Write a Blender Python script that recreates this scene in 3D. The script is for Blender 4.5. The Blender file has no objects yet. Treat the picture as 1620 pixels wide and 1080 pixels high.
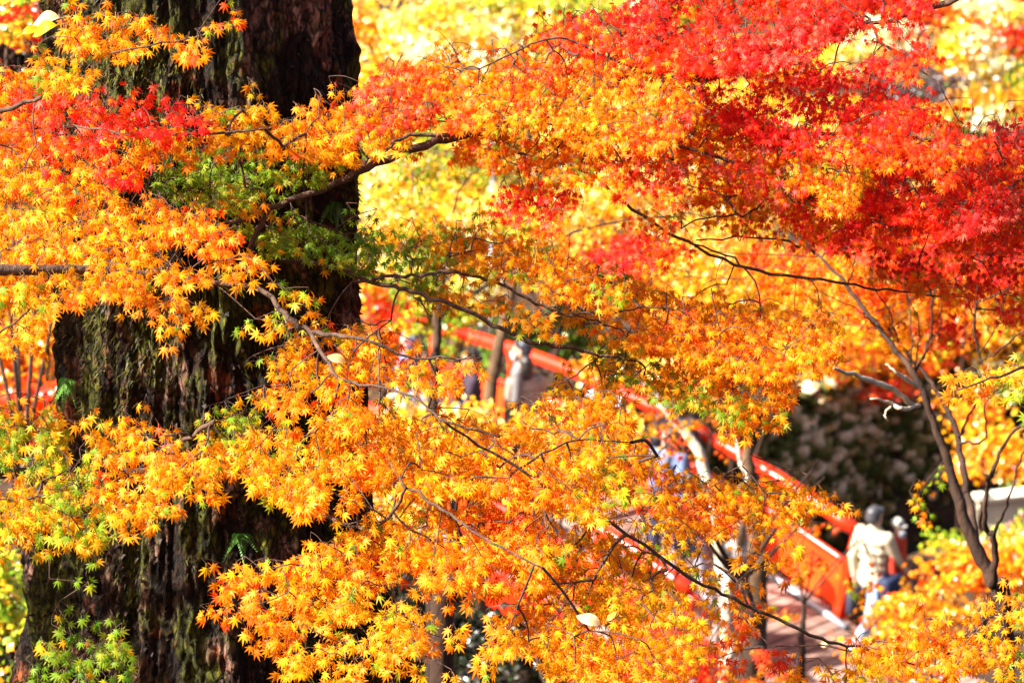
import bpy, bmesh, math, random
import numpy as np
from mathutils import Vector, Matrix
rng = np.random.default_rng(7); random.seed(7)
sc = bpy.context.scene; col = sc.collection
R = math.radians
# ---------------------------------------------------------------- camera, sky, sun
PITCH = 20.0; CAMZ = 20.0; LENS = 170.0
K = LENS / 36.0 * 1620.0
cam_d = bpy.data.cameras.new('camera'); cam = bpy.data.objects.new('camera', cam_d); col.objects.link(cam)
cam.location = (0, 0, CAMZ); cam.rotation_euler = (R(90 - PITCH), 0, 0)
cam_d.lens = LENS; cam_d.sensor_width = 36; cam_d.clip_end = 2000; cam_d.clip_start = .1
cam_d.dof.use_dof = True; cam_d.dof.focus_distance = 15.9; cam_d.dof.aperture_fstop = 7.1
sc.camera = cam
SUN_AZ, SUN_EL = -104.0, 42.0      # azimuth clockwise from +Y (view direction), so the sun stands to the left
w = bpy.data.worlds.new('World'); sc.world = w; w.use_nodes = True
nt = w.node_tree; bg = nt.nodes['Background']; sky = nt.nodes.new('ShaderNodeTexSky')
sky.sky_type = 'NISHITA'; sky.sun_disc = False; sky.sun_elevation = R(SUN_EL); sky.sun_rotation = R(SUN_AZ); sky.dust_density = 5.0; sky.ozone_density = .5
nt.links.new(sky.outputs[0], bg.inputs[0]); bg.inputs[1].default_value = 0.07
sd = bpy.data.lights.new('sun', 'SUN'); sd.energy = 5.0; sd.angle = R(.5); sd.color = (1, .95, .86)
sun = bpy.data.objects.new('sun', sd); col.objects.link(sun)
sv = Vector((math.sin(R(SUN_AZ)) * math.cos(R(SUN_EL)), math.cos(R(SUN_AZ)) * math.cos(R(SUN_EL)), math.sin(R(SUN_EL))))
sun.rotation_euler = sv.to_track_quat('Z', 'Y').to_euler(); sun.location = (-20, 0, 40)
vs = sc.view_settings; vs.view_transform = 'Standard'; vs.look = 'None'; vs.gamma = 1; vs.use_curve_mapping = False
vs.exposure = 2.1
sc.render.engine = 'CYCLES'
sc.cycles.max_bounces = 10; sc.cycles.diffuse_bounces = 6; sc.cycles.transmission_bounces = 6; sc.cycles.use_denoising = True
sc.cycles.caustics_reflective = False; sc.cycles.caustics_refractive = False; sc.cycles.sample_clamp_indirect = 8

# ---------------------------------------------------------------- helpers
cp, sp = math.cos(R(PITCH)), math.sin(R(PITCH))
RIGHT = np.array((1., 0, 0)); FWD = np.array((0, cp, -sp)); UP = np.array((0, sp, cp)); O = np.array((0, 0, CAMZ))
def P(px, py, d):
    """world point standing d metres in front of the viewpoint where the photo shows it"""
    return O + FWD * d + RIGHT * ((px - 810) * d / K) + UP * ((540 - py) * d / K)
def Pv(a):
    a = np.asarray(a, float)
    d = a[:, 2:3]
    return O + FWD * d + RIGHT * ((a[:, 0:1] - 810) * d / K) + UP * ((540 - a[:, 1:2]) * d / K)
def project(p):
    q = np.asarray(p) - O; d = q @ FWD
    return 810 + (q @ RIGHT) * K / d, 540 - (q @ UP) * K / d, d
def hash3(i, j, k, s):
    h = (i * 374761393 + j * 668265263 + k * 2147483647 + s * 1274126177) & 0xffffffff
    h = ((h ^ (h >> 13)) * 1274126177) & 0xffffffff
    h = h ^ (h >> 16)
    return (h & 0xffff) / 65535.0
def noise(p, s=0):
    p = np.asarray(p, float); f = np.floor(p).astype(np.int64); t = p - f; t = t * t * (3 - 2 * t)
    r = 0
    for a in (0, 1):
        for b in (0, 1):
            for c in (0, 1):
                wt = (t[..., 0] if a else 1 - t[..., 0]) * (t[..., 1] if b else 1 - t[..., 1]) * (t[..., 2] if c else 1 - t[..., 2])
                r = r + wt * hash3(f[..., 0] + a, f[..., 1] + b, f[..., 2] + c, s)
    return r
def fbm(p, s=0, o=3):
    r = 0; a = .5; p = np.asarray(p, float)
    for i in range(o): r = r + a * noise(p * (2 ** i), s + i); a *= .5
    return r / (1 - .5 ** o)
def nrm(v): return v / np.maximum(np.linalg.norm(v, axis=-1, keepdims=True), 1e-9)

def mesh_from(name, V, F, mat=None, colors=None, smooth=True):
    """V (n,3); F: array (m,3) or (m,4), or a list of faces"""
    me = bpy.data.meshes.new(name); V = np.asarray(V, np.float32)
    if isinstance(F, np.ndarray):
        m, kk = F.shape
        me.vertices.add(len(V)); me.vertices.foreach_set('co', V.ravel())
        me.loops.add(m * kk); me.loops.foreach_set('vertex_index', F.astype(np.int32).ravel())
        me.polygons.add(m); me.polygons.foreach_set('loop_start', np.arange(0, m * kk, kk, dtype=np.int32))
        me.update(calc_edges=True)
    else:
        me.from_pydata([tuple(map(float, v)) for v in V], [], F); me.update()
    me.validate()
    if smooth: me.polygons.foreach_set('use_smooth', [True] * len(me.polygons))
    if colors is not None:
        at = me.attributes.new('leaf_col', 'FLOAT_COLOR', 'POINT')
        c = np.ones((len(V), 4), np.float32); c[:, :3] = colors
        at.data.foreach_set('color', c.ravel())
    if mat: me.materials.append(mat)
    return me
def link(name, me, parent=None, world=None):
    o = bpy.data.objects.new(name, me); col.objects.link(o)
    if parent: o.parent = parent; 
    if world is not None: o.location = Vector(world)
    return o
def tag(o, label=None, cat=None, group=None, kind=None):
    if label: o['label'] = label
    if cat: o['category'] = cat
    if group: o['group'] = group
    if kind: o['kind'] = kind
    return o
def empty(name, loc, rz=0):
    o = bpy.data.objects.new(name, None); col.objects.link(o); o.empty_display_size = .2
    o.location = Vector([float(v) for v in loc]); o.rotation_euler = (0, 0, rz); return o
def part(name, V, F, mat, root, colors=None, smooth=True, kind=None):
    V = np.asarray(V, float) - np.array(root.location)
    o = link(name, mesh_from(name, V, F, mat, colors, smooth), root)
    if kind: o['kind'] = kind
    return o

class MB:
    def __init__(s): s.V = []; s.F = []; s.n = 0
    def add(s, V, F):
        V = np.asarray(V, float); s.V.append(V); s.F += [tuple(int(i) + s.n for i in f) for f in F]; s.n += len(V)
    def box(s, c, size, M=None, bev=0.0):
        x, y, z = [q / 2 for q in size]
        b = min(bev, x * .9, y * .9, z * .9)
        if b <= 0:
            V = np.array([(i, j, k) for i in (-x, x) for j in (-y, y) for k in (-z, z)])
            F = [(0, 1, 3, 2), (4, 6, 7, 5), (0, 4, 5, 1), (2, 3, 7, 6), (0, 2, 6, 4), (1, 5, 7, 3)]
        else:
            bm = bmesh.new(); bmesh.ops.create_cube(bm, size=1)
            for v in bm.verts: v.co = Vector((v.co.x * 2 * x, v.co.y * 2 * y, v.co.z * 2 * z))
            bmesh.ops.bevel(bm, geom=bm.edges[:], offset=b, segments=1, affect='EDGES')
            V = np.array([v.co[:] for v in bm.verts]); F = [[v.index for v in f.verts] for f in bm.faces]; bm.free()
        if M is not None: V = V @ np.asarray(M).T
        s.add(V + np.asarray(c), F)
    def tube(s, pts, rad, n=8, cap=True):
        pts = np.asarray(pts, float); m = len(pts)
        rad = np.broadcast_to(np.asarray(rad, float), (m,))
        T = np.gradient(pts, axis=0); T = nrm(T)
        a = np.array((0, 0, 1.)) if abs(T[0][2]) < .9 else np.array((1., 0, 0))
        N = []; nn = nrm(np.cross(T[0], a))
        for i in range(m):
            nn = nn - T[i] * (nn @ T[i]); nn = nn / max(np.linalg.norm(nn), 1e-9); N.append(nn)
        N = np.array(N); B = np.cross(T, N)
        th = np.linspace(0, 2 * math.pi, n, endpoint=False)
        V = pts[:, None] + rad[:, None, None] * (N[:, None] * np.cos(th)[None, :, None] + B[:, None] * np.sin(th)[None, :, None])
        F = [(i * n + j, i * n + (j + 1) % n, (i + 1) * n + (j + 1) % n, (i + 1) * n + j) for i in range(m - 1) for j in range(n)]
        if cap: F += [tuple(range(n - 1, -1, -1)), tuple((m - 1) * n + j for j in range(n))]
        s.add(V.reshape(-1, 3), F)
    def build(s, name, mat, root=None, smooth=True, kind=None, local=False):
        V = np.concatenate(s.V)
        if root is not None and not local: V = V - np.array(root.location)
        o = link(name, mesh_from(name, V, s.F, mat, None, smooth), root)
        if kind: o['kind'] = kind
        return o
def rot_cols(x, y, z): return np.array([x, y, z]).T
def smooth_path(pts, n=5):
    """Catmull-Rom through the points"""
    pts = np.asarray(pts, float); m = len(pts)
    if m < 3:
        t = np.linspace(0, 1, n + 1)[:, None]; return pts[0] * (1 - t) + pts[-1] * t
    q = np.vstack([2 * pts[0] - pts[1], pts, 2 * pts[-1] - pts[-2]]); out = []
    for i in range(m - 1):
        p0, p1, p2, p3 = q[i:i + 4]
        for k in range(n):
            t = k / n
            out.append(.5 * (2 * p1 + (p2 - p0) * t + (2 * p0 - 5 * p1 + 4 * p2 - p3) * t * t + (3 * p1 - p0 - 3 * p2 + p3) * t ** 3))
    out.append(pts[-1]); return np.array(out)

# ---------------------------------------------------------------- materials
def mat(name):
    m = bpy.data.materials.new(name); m.use_nodes = True; return m, m.node_tree.nodes, m.node_tree.links, m.node_tree.nodes['Principled BSDF']
def leaf_material(name, gloss=.42, trans=.5):
    m, N, L, b = mat(name)
    a = N.new('ShaderNodeAttribute'); a.attribute_name = 'leaf_col'
    tc = N.new('ShaderNodeTexCoord'); nz = N.new('ShaderNodeTexNoise'); nz.inputs['Scale'].default_value = 60
    L.new(tc.outputs['Object'], nz.inputs[0])
    mr = N.new('ShaderNodeMapRange'); mr.inputs[3].default_value = .82; mr.inputs[4].default_value = 1.12
    L.new(nz.outputs[0], mr.inputs[0])
    vm = N.new('ShaderNodeVectorMath'); vm.operation = 'SCALE'; L.new(a.outputs['Color'], vm.inputs[0]); L.new(mr.outputs[0], vm.inputs['Scale'])
    L.new(vm.outputs[0], b.inputs['Base Color']); b.inputs['Roughness'].default_value = gloss; b.inputs['Specular IOR Level'].default_value = .18
    t = N.new('ShaderNodeBsdfTranslucent'); L.new(vm.outputs[0], t.inputs[0])
    mx = N.new('ShaderNodeMixShader'); mx.inputs[0].default_value = trans
    L.new(b.outputs[0], mx.inputs[1]); L.new(t.outputs[0], mx.inputs[2]); L.new(mx.outputs[0], N['Material Output'].inputs[0])
    return m
LEAF = leaf_material('maple_leaf', .45, .6)
LEAF_FAR = leaf_material('far_leaf', .3, .45); LEAF_FAR.node_tree.nodes['Principled BSDF'].inputs['Specular IOR Level'].default_value = .6
def ramp_mat(name, stops, scale=6, detail=6, rough=.85, bump=.3, stretch=(1, 1, 1), bscale=None, spec=.3, rnd=0.0):
    m, N, L, b = mat(name)
    tc = N.new('ShaderNodeTexCoord'); mp = N.new('ShaderNodeMapping'); mp.inputs['Scale'].default_value = stretch
    L.new(tc.outputs['Object'], mp.inputs[0])
    nz = N.new('ShaderNodeTexNoise'); nz.inputs['Scale'].default_value = scale; nz.inputs['Detail'].default_value = detail; L.new(mp.outputs[0], nz.inputs[0])
    src = nz.outputs[0]
    if rnd:
        oi = N.new('ShaderNodeObjectInfo'); ma = N.new('ShaderNodeMath'); ma.operation = 'MULTIPLY_ADD'; ma.inputs[1].default_value = rnd
        L.new(oi.outputs['Random'], ma.inputs[0]); L.new(nz.outputs[0], ma.inputs[2]); mb = N.new('ShaderNodeMath'); mb.operation = 'SUBTRACT'
        mb.inputs[1].default_value = rnd / 2; L.new(ma.outputs[0], mb.inputs[0]); src = mb.outputs[0]
    cr = N.new('ShaderNodeValToRGB'); L.new(src, cr.inputs[0]); e = cr.color_ramp.elements
    while len(e) < len(stops): e.new(.5)
    for i, (p_, c) in enumerate(stops): e[i].position = p_; e[i].color = (*c, 1)
    L.new(cr.outputs[0], b.inputs['Base Color']); b.inputs['Roughness'].default_value = rough; b.inputs['Specular IOR Level'].default_value = spec
    if bump:
        n2 = N.new('ShaderNodeTexNoise'); n2.inputs['Scale'].default_value = bscale or scale * 3; n2.inputs['Detail'].default_value = 5; L.new(mp.outputs[0], n2.inputs[0])
        bp = N.new('ShaderNodeBump'); bp.inputs['Strength'].default_value = bump; bp.inputs['Distance'].default_value = .02
        L.new(n2.outputs[0], bp.inputs['Height']); L.new(bp.outputs[0], b.inputs['Normal'])
    return m
def plain(name, c, rough=.6, spec=.3, var=.12, scale=20, bump=.1):
    c = np.array(c); return ramp_mat(name, [(.3, tuple(c * (1 - var))), (.7, tuple(np.minimum(c * (1 + var), .95)))], scale, 3, rough, bump, spec=spec)
BARK_TWIG = ramp_mat('twig_bark', [(.3, (.03, .012, .008)), (.7, (.09, .045, .03))], 30, 4, .8, .3)
BARK_DARK = ramp_mat('dark_bark', [(.3, (.014, .006, .003)), (.55, (.036, .016, .008)), (.75, (.07, .036, .02))], 14, 6, .85, .5, (1, 1, .4))
BARK_BOUGH = ramp_mat('bough_bark', [(.3, (.03, .014, .008)), (.6, (.08, .042, .026)), (.8, (.14, .085, .055))], 25, 6, .8, .5)
BARK_PALE = ramp_mat('pale_bark', [(.3, (.28, .20, .13)), (.6, (.55, .45, .33)), (.8, (.65, .6, .5))], 12, 6, .7, .4, (1, 1, .5))
SOIL = ramp_mat('leaf_litter_soil', [(.25, (.014, .008, .004)), (.5, (.035, .018, .009)), (.68, (.07, .033, .016)), (.85, (.09, .065, .02))], 3, 10, .95, .8, bscale=30)
WATER = mat('river_water')[0]; _b = WATER.node_tree.nodes['Principled BSDF']; _b.inputs['Base Color'].default_value = (.02, .03, .02, 1); _b.inputs['Roughness'].default_value = .08
STONE = ramp_mat('mossy_stone', [(.30, (.06, .065, .007)), (.46, (.20, .15, .035)), (.60, (.42, .27, .12)), (.80, (.75, .56, .38))], 5, 5, .9, .5, rnd=.7)
MORTAR = ramp_mat('dark_earth_joint', [(.3, (.010, .008, .002)), (.7, (.03, .022, .006))], 8, 5, .95, .4)
VERM = ramp_mat('vermilion_paint', [(.3, (.74, .018, .002)), (.7, (.82, .034, .004))], 3, 4, .28, .03, spec=.5)
VERM_SUN = ramp_mat('vermilion_board_paint', [(.3, (.80, .045, .003)), (.7, (.88, .085, .005))], 2, 4, .45, .05, spec=.4)  # same vermilion turned more orange: sun glare on the boards put into the colour
PLANK = ramp_mat('pinkish_deck_wood', [(.3, (.14, .08, .06)), (.5, (.24, .15, .12)), (.75, (.34, .23, .19))], 4, 6, .75, .3, (1, 1, 1), rnd=.3)
STEELY = plain('grey_kerb_paint', (.32, .34, .38), .5)
BLACKM = plain('black_iron', (.02, .02, .025), .5)

def trunk_material():
    m, N, L, b = mat('giant_tree_bark')
    tc = N.new('ShaderNodeTexCoord')
    def nz(scale, detail, st=(1, 1, 1), off=(0, 0, 0), rough=.6):
        mp = N.new('ShaderNodeMapping'); mp.inputs['Scale'].default_value = st; mp.inputs['Location'].default_value = off
        L.new(tc.outputs['Object'], mp.inputs[0]); n = N.new('ShaderNodeTexNoise'); n.inputs['Scale'].default_value = scale
        n.inputs['Detail'].default_value = detail; n.inputs['Roughness'].default_value = rough; L.new(mp.outputs[0], n.inputs[0]); return n.outputs[0]
    def ramp(src, stops):
        cr = N.new('ShaderNodeValToRGB'); L.new(src, cr.inputs[0]); e = cr.color_ramp.elements
        while len(e) < len(stops): e.new(.5)
        for i, (p_, c) in enumerate(stops): e[i].position = p_; e[i].color = (*c, 1)
        return cr.outputs[0]
    def mix(f, a, c):
        x = N.new('ShaderNodeMix'); x.data_type = 'RGBA'; L.new(f, x.inputs[0]); L.new(a, x.inputs[6]); L.new(c, x.inputs[7]); return x.outputs[2]
    base = ramp(nz(14, 12, (1, 1, .45)), [(.36, (.004, .0015, .0006)), (.54, (.019, .007, .0022)), (.72, (.065, .028, .010))])
    pink = ramp(nz(26, 8, (1, 1, .6)), [(.3, (.05, .019, .009)), (.5, (.16, .075, .048)), (.7, (.36, .21, .155))])  # lighter pinkish bark patches that paint dappled sun onto the trunk
    moss = ramp(nz(40, 6, (1, 1, .35)), [(.3, (.014, .016, .002)), (.55, (.062, .062, .005)), (.75, (.20, .19, .015))])
    rust = ramp(nz(20, 6, (1, 1, .5)), [(.3, (.06, .012, .004)), (.7, (.24, .06, .015))])
    W = lambda src, a, c_: ramp(src, [(a, (0, 0, 0)), (c_, (1, 1, 1))])
    c = mix(W(nz(3.0, 7, (1.3, 1.3, .7), (3, 1, 2)), .54, .58), base, pink)
    c = mix(W(nz(5.5, 8, (1.2, 1.2, .7), (7, 3, 5)), .58, .62), c, rust)
    c = mix(W(nz(4.0, 9, (1.2, 1.2, .8), (1, 8, 3)), .47, .56), c, moss)
    mpv = N.new('ShaderNodeMapping'); mpv.inputs['Scale'].default_value = (1, 1, .42); L.new(tc.outputs['Object'], mpv.inputs[0])
    wn = N.new('ShaderNodeTexNoise'); wn.inputs['Scale'].default_value = 18; wn.inputs['Detail'].default_value = 5; L.new(mpv.outputs[0], wn.inputs[0])
    wm = N.new('ShaderNodeVectorMath'); wm.operation = 'MULTIPLY_ADD'; wm.inputs[1].default_value = (.07, .07, .07); L.new(wn.outputs['Color'], wm.inputs[0]); L.new(mpv.outputs[0], wm.inputs[2])
    vo = N.new('ShaderNodeTexVoronoi'); vo.feature = 'DISTANCE_TO_EDGE'; vo.inputs['Scale'].default_value = 34; L.new(wm.outputs[0], vo.inputs['Vector'])
    vr = N.new('ShaderNodeMapRange'); vr.inputs[1].default_value = 0; vr.inputs[2].default_value = .16; vr.inputs[3].default_value = .25; vr.inputs[4].default_value = 1.15; L.new(vo.outputs['Distance'], vr.inputs[0])
    vs_ = N.new('ShaderNodeVectorMath'); vs_.operation = 'SCALE'; L.new(c, vs_.inputs[0]); L.new(vr.outputs[0], vs_.inputs['Scale'])
    L.new(vs_.outputs[0], b.inputs['Base Color']); b.inputs['Roughness'].default_value = .85; b.inputs['Specular IOR Level'].default_value = .25
    b2 = N.new('ShaderNodeBump'); b2.inputs['Strength'].default_value = 1.0; b2.inputs['Distance'].default_value = .02; L.new(vr.outputs[0], b2.inputs['Height'])
    bp = N.new('ShaderNodeBump'); bp.inputs['Strength'].default_value = .9; bp.inputs['Distance'].default_value = .015
    L.new(nz(60, 10, (1, 1, .45), rough=.75), bp.inputs['Height']); L.new(b2.outputs[0], bp.inputs['Normal']); L.new(bp.outputs[0], b.inputs['Normal'])
    return m
TRUNK = trunk_material()

# ---------------------------------------------------------------- the lie of the land
RO = np.array((.7, 50.)); RC = np.array((-.677, .736)); RL = np.array((.736, .677))
def terrain(x, y):
    x = np.asarray(x, float); y = np.asarray(y, float)
    c = (x - RO[0]) * RC[0] + (y - RO[1]) * RC[1]
    near = np.interp(y, [-60, -30, 0, 10, 17, 24, 32, 39, 43, 400], [42, 30, 18.2, 14.8, 11.2, 7.0, 3.0, .5, -.12, -.12])
    far = np.interp(c, [1.1, 2.5, 6, 12, 20, 40, 60, 150, 400], [-.6, -.25, -.05, .5, 2, 10, 22, 70, 160])
    t1 = np.clip((c + 3.5) / .4, 0, 1); t2 = np.clip((c - .95) / .3, 0, 1)
    z = near * (1 - t1) + -3.2 * t1; z = np.where(c > .5, -3.2 * (1 - t2) + far * t2, z)
    q = np.stack([x * .35, y * .35, x * 0], -1)
    return z + (fbm(q, 5, 3) - .5) * .5 * np.clip(np.abs(y - 46) / 8 - .3, 0, 1)
xs = np.unique(np.concatenate([np.arange(-14, 15, .3), np.linspace(-500, -14, 30), np.linspace(15, 500, 30)]))
ys = np.unique(np.concatenate([np.arange(8, 75, .3), np.linspace(-60, 8, 30), np.linspace(75, 900, 40)]))
X, Y = np.meshgrid(xs, ys); Z = terrain(X, Y)
nx, ny = len(xs), len(ys); idx = np.arange(nx * ny).reshape(ny, nx)
F = np.stack([idx[:-1, :-1], idx[:-1, 1:], idx[1:, 1:], idx[1:, :-1]], -1).reshape(-1, 4)
g = link('ground', mesh_from('ground', np.stack([X, Y, Z], -1).reshape(-1, 3), F, SOIL)); tag(g, kind='structure')
mb = MB(); a = RO + RC * -1.2
q = [a + RL * -60 - RC * 3.2, a + RL * 60 - RC * 3.2, a + RL * 60 + RC * 3.2, a + RL * -60 + RC * 3.2]
mb.add([(p[0], p[1], -2.75) for p in q], [(0, 1, 2, 3)]); o = mb.build('river', WATER); tag(o, kind='structure')

# ---------------------------------------------------------------- palettes (weights, linear base colours)
YO = (.92, .40, .005); OR = (.92, .28, .003); DO = (.90, .095, .003); RE = (.88, .036, .006); CR = (.86, .020, .018); GR = (.20, .33, .014); DG = (.09, .20, .012)
YE = (.90, .50, .012); LI = (.38, .44, .02); CM = (.88, .68, .16); PK = (.88, .14, .08); WH = (.88, .80, .50); BR = (.16, .05, .015)
PAL = {
    'O': [(.02, GR), (.015, LI), (.06, YE), (.48, YO), (.38, OR), (.035, DO), (.01, RE)],
    'OY': [(.015, GR), (.02, LI), (.17, YE), (.55, YO), (.22, OR), (.025, DO)],
    'OM': [(.03, LI), (.22, YO), (.38, OR), (.20, DO), (.10, RE), (.07, PK)],
    'MY': [(.12, GR), (.22, LI), (.34, YE), (.18, YO), (.14, CM)],
    'OO': [(.03, LI), (.14, YO), (.46, OR), (.30, DO), (.07, RE)],
    'M': [(.05, LI), (.15, YO), (.28, OR), (.27, DO), (.16, RE), (.09, CR)],
    'MR': [(.10, OR), (.28, DO), (.34, RE), (.28, CR)],
    'R': [(.03, OR), (.14, DO), (.46, RE), (.27, CR), (.10, PK)],
    'G': [(.14, DG), (.50, GR), (.27, LI), (.09, YO)],
    'YG': [(.12, GR), (.28, LI), (.30, YE), (.24, YO), (.06, OR)],
    'OG': [(.16, GR), (.14, LI), (.35, YO), (.35, OR)],
    'CREAM': [(.34, YE), (.20, YO), (.20, CM), (.14, WH), (.08, LI), (.04, GR)],  # pale entries put blown-out sunlight into the leaf colour
    'LCREAM': [(.12, GR), (.26, LI), (.24, YE), (.22, CM), (.16, WH)],  # lime leaves with the sun glare painted in as pale tones
    'YB': [(.04, GR), (.06, LI), (.30, YE), (.40, YO), (.10, OR), (.10, CM)],
    'YOB': [(.25, YE), (.40, YO), (.25, OR), (.10, CM)],
    'OB': [(.12, YE), (.33, YO), (.40, OR), (.15, DO)],
    'ROB': [(.2, OR), (.4, DO), (.4, RE)],
    'LIME': [(.30, GR), (.45, LI), (.25, YE)],
    'GD': [(.6, DG), (.3, GR), (.1, BR)],
    'DARK': [(.4, (.015, .02, .006)), (.4, (.03, .015, .007)), (.2, (.03, .05, .008))],  # near-black leaf colours that stand in for shade
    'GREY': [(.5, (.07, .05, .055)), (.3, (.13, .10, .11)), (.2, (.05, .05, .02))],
    'FLOW': [(.45, GR), (.30, LI), (.13, WH), (.12, (.85, .30, .42))],
    'WHITE': [(.6, WH), (.3, CM), (.1, YE)],  # whitest leaves: overexposed sun painted as their own colour
}
def pick(pal, pts, n):
    """a colour for each leaf: neighbouring leaves tend to share one"""
    ent = PAL[pal]; cw = np.cumsum([e[0] for e in ent]); cw /= cw[-1]; cs = np.array([e[1] for e in ent])
    lo = fbm(pts * 2.2, 11, 2); u = np.argsort(np.argsort(lo + rng.normal(0, .13, n))) / max(n, 1)
    i = np.searchsorted(cw, u); i = np.clip(i, 0, len(ent) - 1)
    c = cs[i] * rng.uniform(.86, 1.08, (n, 1)); c[:, 1] *= rng.uniform(.86, 1.14, n)
    return np.clip(c, .004, .92)

# ---------------------------------------------------------------- leaf shapes
def leaf_template(full, curl, seed, petiole=True):
    r_ = random.Random(seed)
    lobes = [(0, 1.0), (37, .94), (74, .74), (116, .42)]
    ang = [(-a_, l_) for a_, l_ in lobes[:0:-1]] + lobes
    ang = [(a_ + r_.uniform(-4, 4), l_ * r_.uniform(.9, 1.08)) for a_, l_ in ang]
    per = []
    def pt(a_, r, dz=0): return (r * math.sin(R(a_)), r * math.cos(R(a_)), -curl * r * r + dz)
    per.append(pt(-160, .10))
    for i, (a_, l_) in enumerate(ang):
        ridge = .06
        if full: per.append(pt(a_ - 13 + (i - 3), .50 * l_, -ridge))
        per.append(pt(a_, l_, -.12 * l_ + r_.uniform(-.1, .1)))
        if full: per.append(pt(a_ + 13 + (i - 3), .50 * l_, -ridge))
        if i < len(ang) - 1:
            am = (a_ + ang[i + 1][0]) / 2; per.append(pt(am, (.26 if full else .30) * (l_ + ang[i + 1][1]) / 2 / .9, -.03))
    per.append(pt(160, .10))
    V = [(0, 0, .03)] + per; n = len(per)
    F = [(0, i + 1, i + 2) for i in range(n - 1)] + [(0, n, 1)]
    if petiole:
        k = len(V); w_ = .022
        V += [(-w_, 0, .02), (w_, 0, .02), (w_, -.55, .06), (-w_, -.55, .06)]; F += [(k, k + 3, k + 2), (k, k + 2, k + 1)]
    V = np.array(V, float); V[:, 0] *= -1
    return V, np.array(F)
FULL = [leaf_template(True, c_, i) for i, c_ in enumerate((.10, .28, .45, .2, .62))]
LITE = [leaf_template(False, c_, i + 9) for i, c_ in enumerate((.10, .3, .5))]
FARL = [(np.array([(0, -.5, 0), (.5, .05, -.12), (0, .6, -.1), (-.5, .05, -.12), (0, 0, .05)]), np.array([(0, 1, 4), (1, 2, 4), (2, 3, 4), (3, 0, 4)]))]
def stamp(tmpl, pos, xa, ya, za, scale, cols, redtip=.0):
    V, Fa = tmpl; n = len(pos); m = len(V)
    M = np.stack([xa, ya, za], -1) * scale[:, None, None]       # (n,3,3)
    W_ = np.einsum('nij,mj->nmi', M, V) + pos[:, None]
    Fo = (Fa[None] + (np.arange(n) * m)[:, None, None]).reshape(-1, 3)
    r = np.linalg.norm(V, axis=1); C = np.repeat(cols[:, None], m, 1)
    if redtip: C = C * (1 - np.clip(r - .5, 0, 1)[None, :, None] * np.array((0, redtip, redtip)))
    return W_.reshape(-1, 3), Fo, C.reshape(-1, 3)
BUCKETS = {}
def bucket_mesh(cl, shape):
    key = (tuple(np.round(np.sqrt(cl) * 9).astype(int)), shape)
    if key not in BUCKETS:
        V, Fa = FULL[shape]; c = (np.array(key[0]) / 9.) ** 2; c[2] = max(c[2], .008)
        C = np.repeat(c[None], len(V), 0); r = np.linalg.norm(V, axis=1)
        C = C * (1 - np.clip(r - .5, 0, 1)[:, None] * np.array((0, .4, .4)))
        BUCKETS[key] = mesh_from('leaf', V, Fa, LEAF, C)
    return BUCKETS[key]

def in_poly(pts, poly):
    x, y = pts[:, 0], pts[:, 1]; r = np.zeros(len(pts), bool); j = len(poly) - 1
    for i in range(len(poly)):
        xi, yi = poly[i]; xj, yj = poly[j]
        c = ((yi > y) != (yj > y)) & (x < (xj - xi) * (y - yi) / (yj - yi + 1e-9) + xi); r ^= c; j = i
    return r
def area(poly):
    p = np.array(poly, float); x, y = p[:, 0], p[:, 1]; return abs(np.dot(x, np.roll(y, 1)) - np.dot(y, np.roll(x, 1))) / 2

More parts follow.
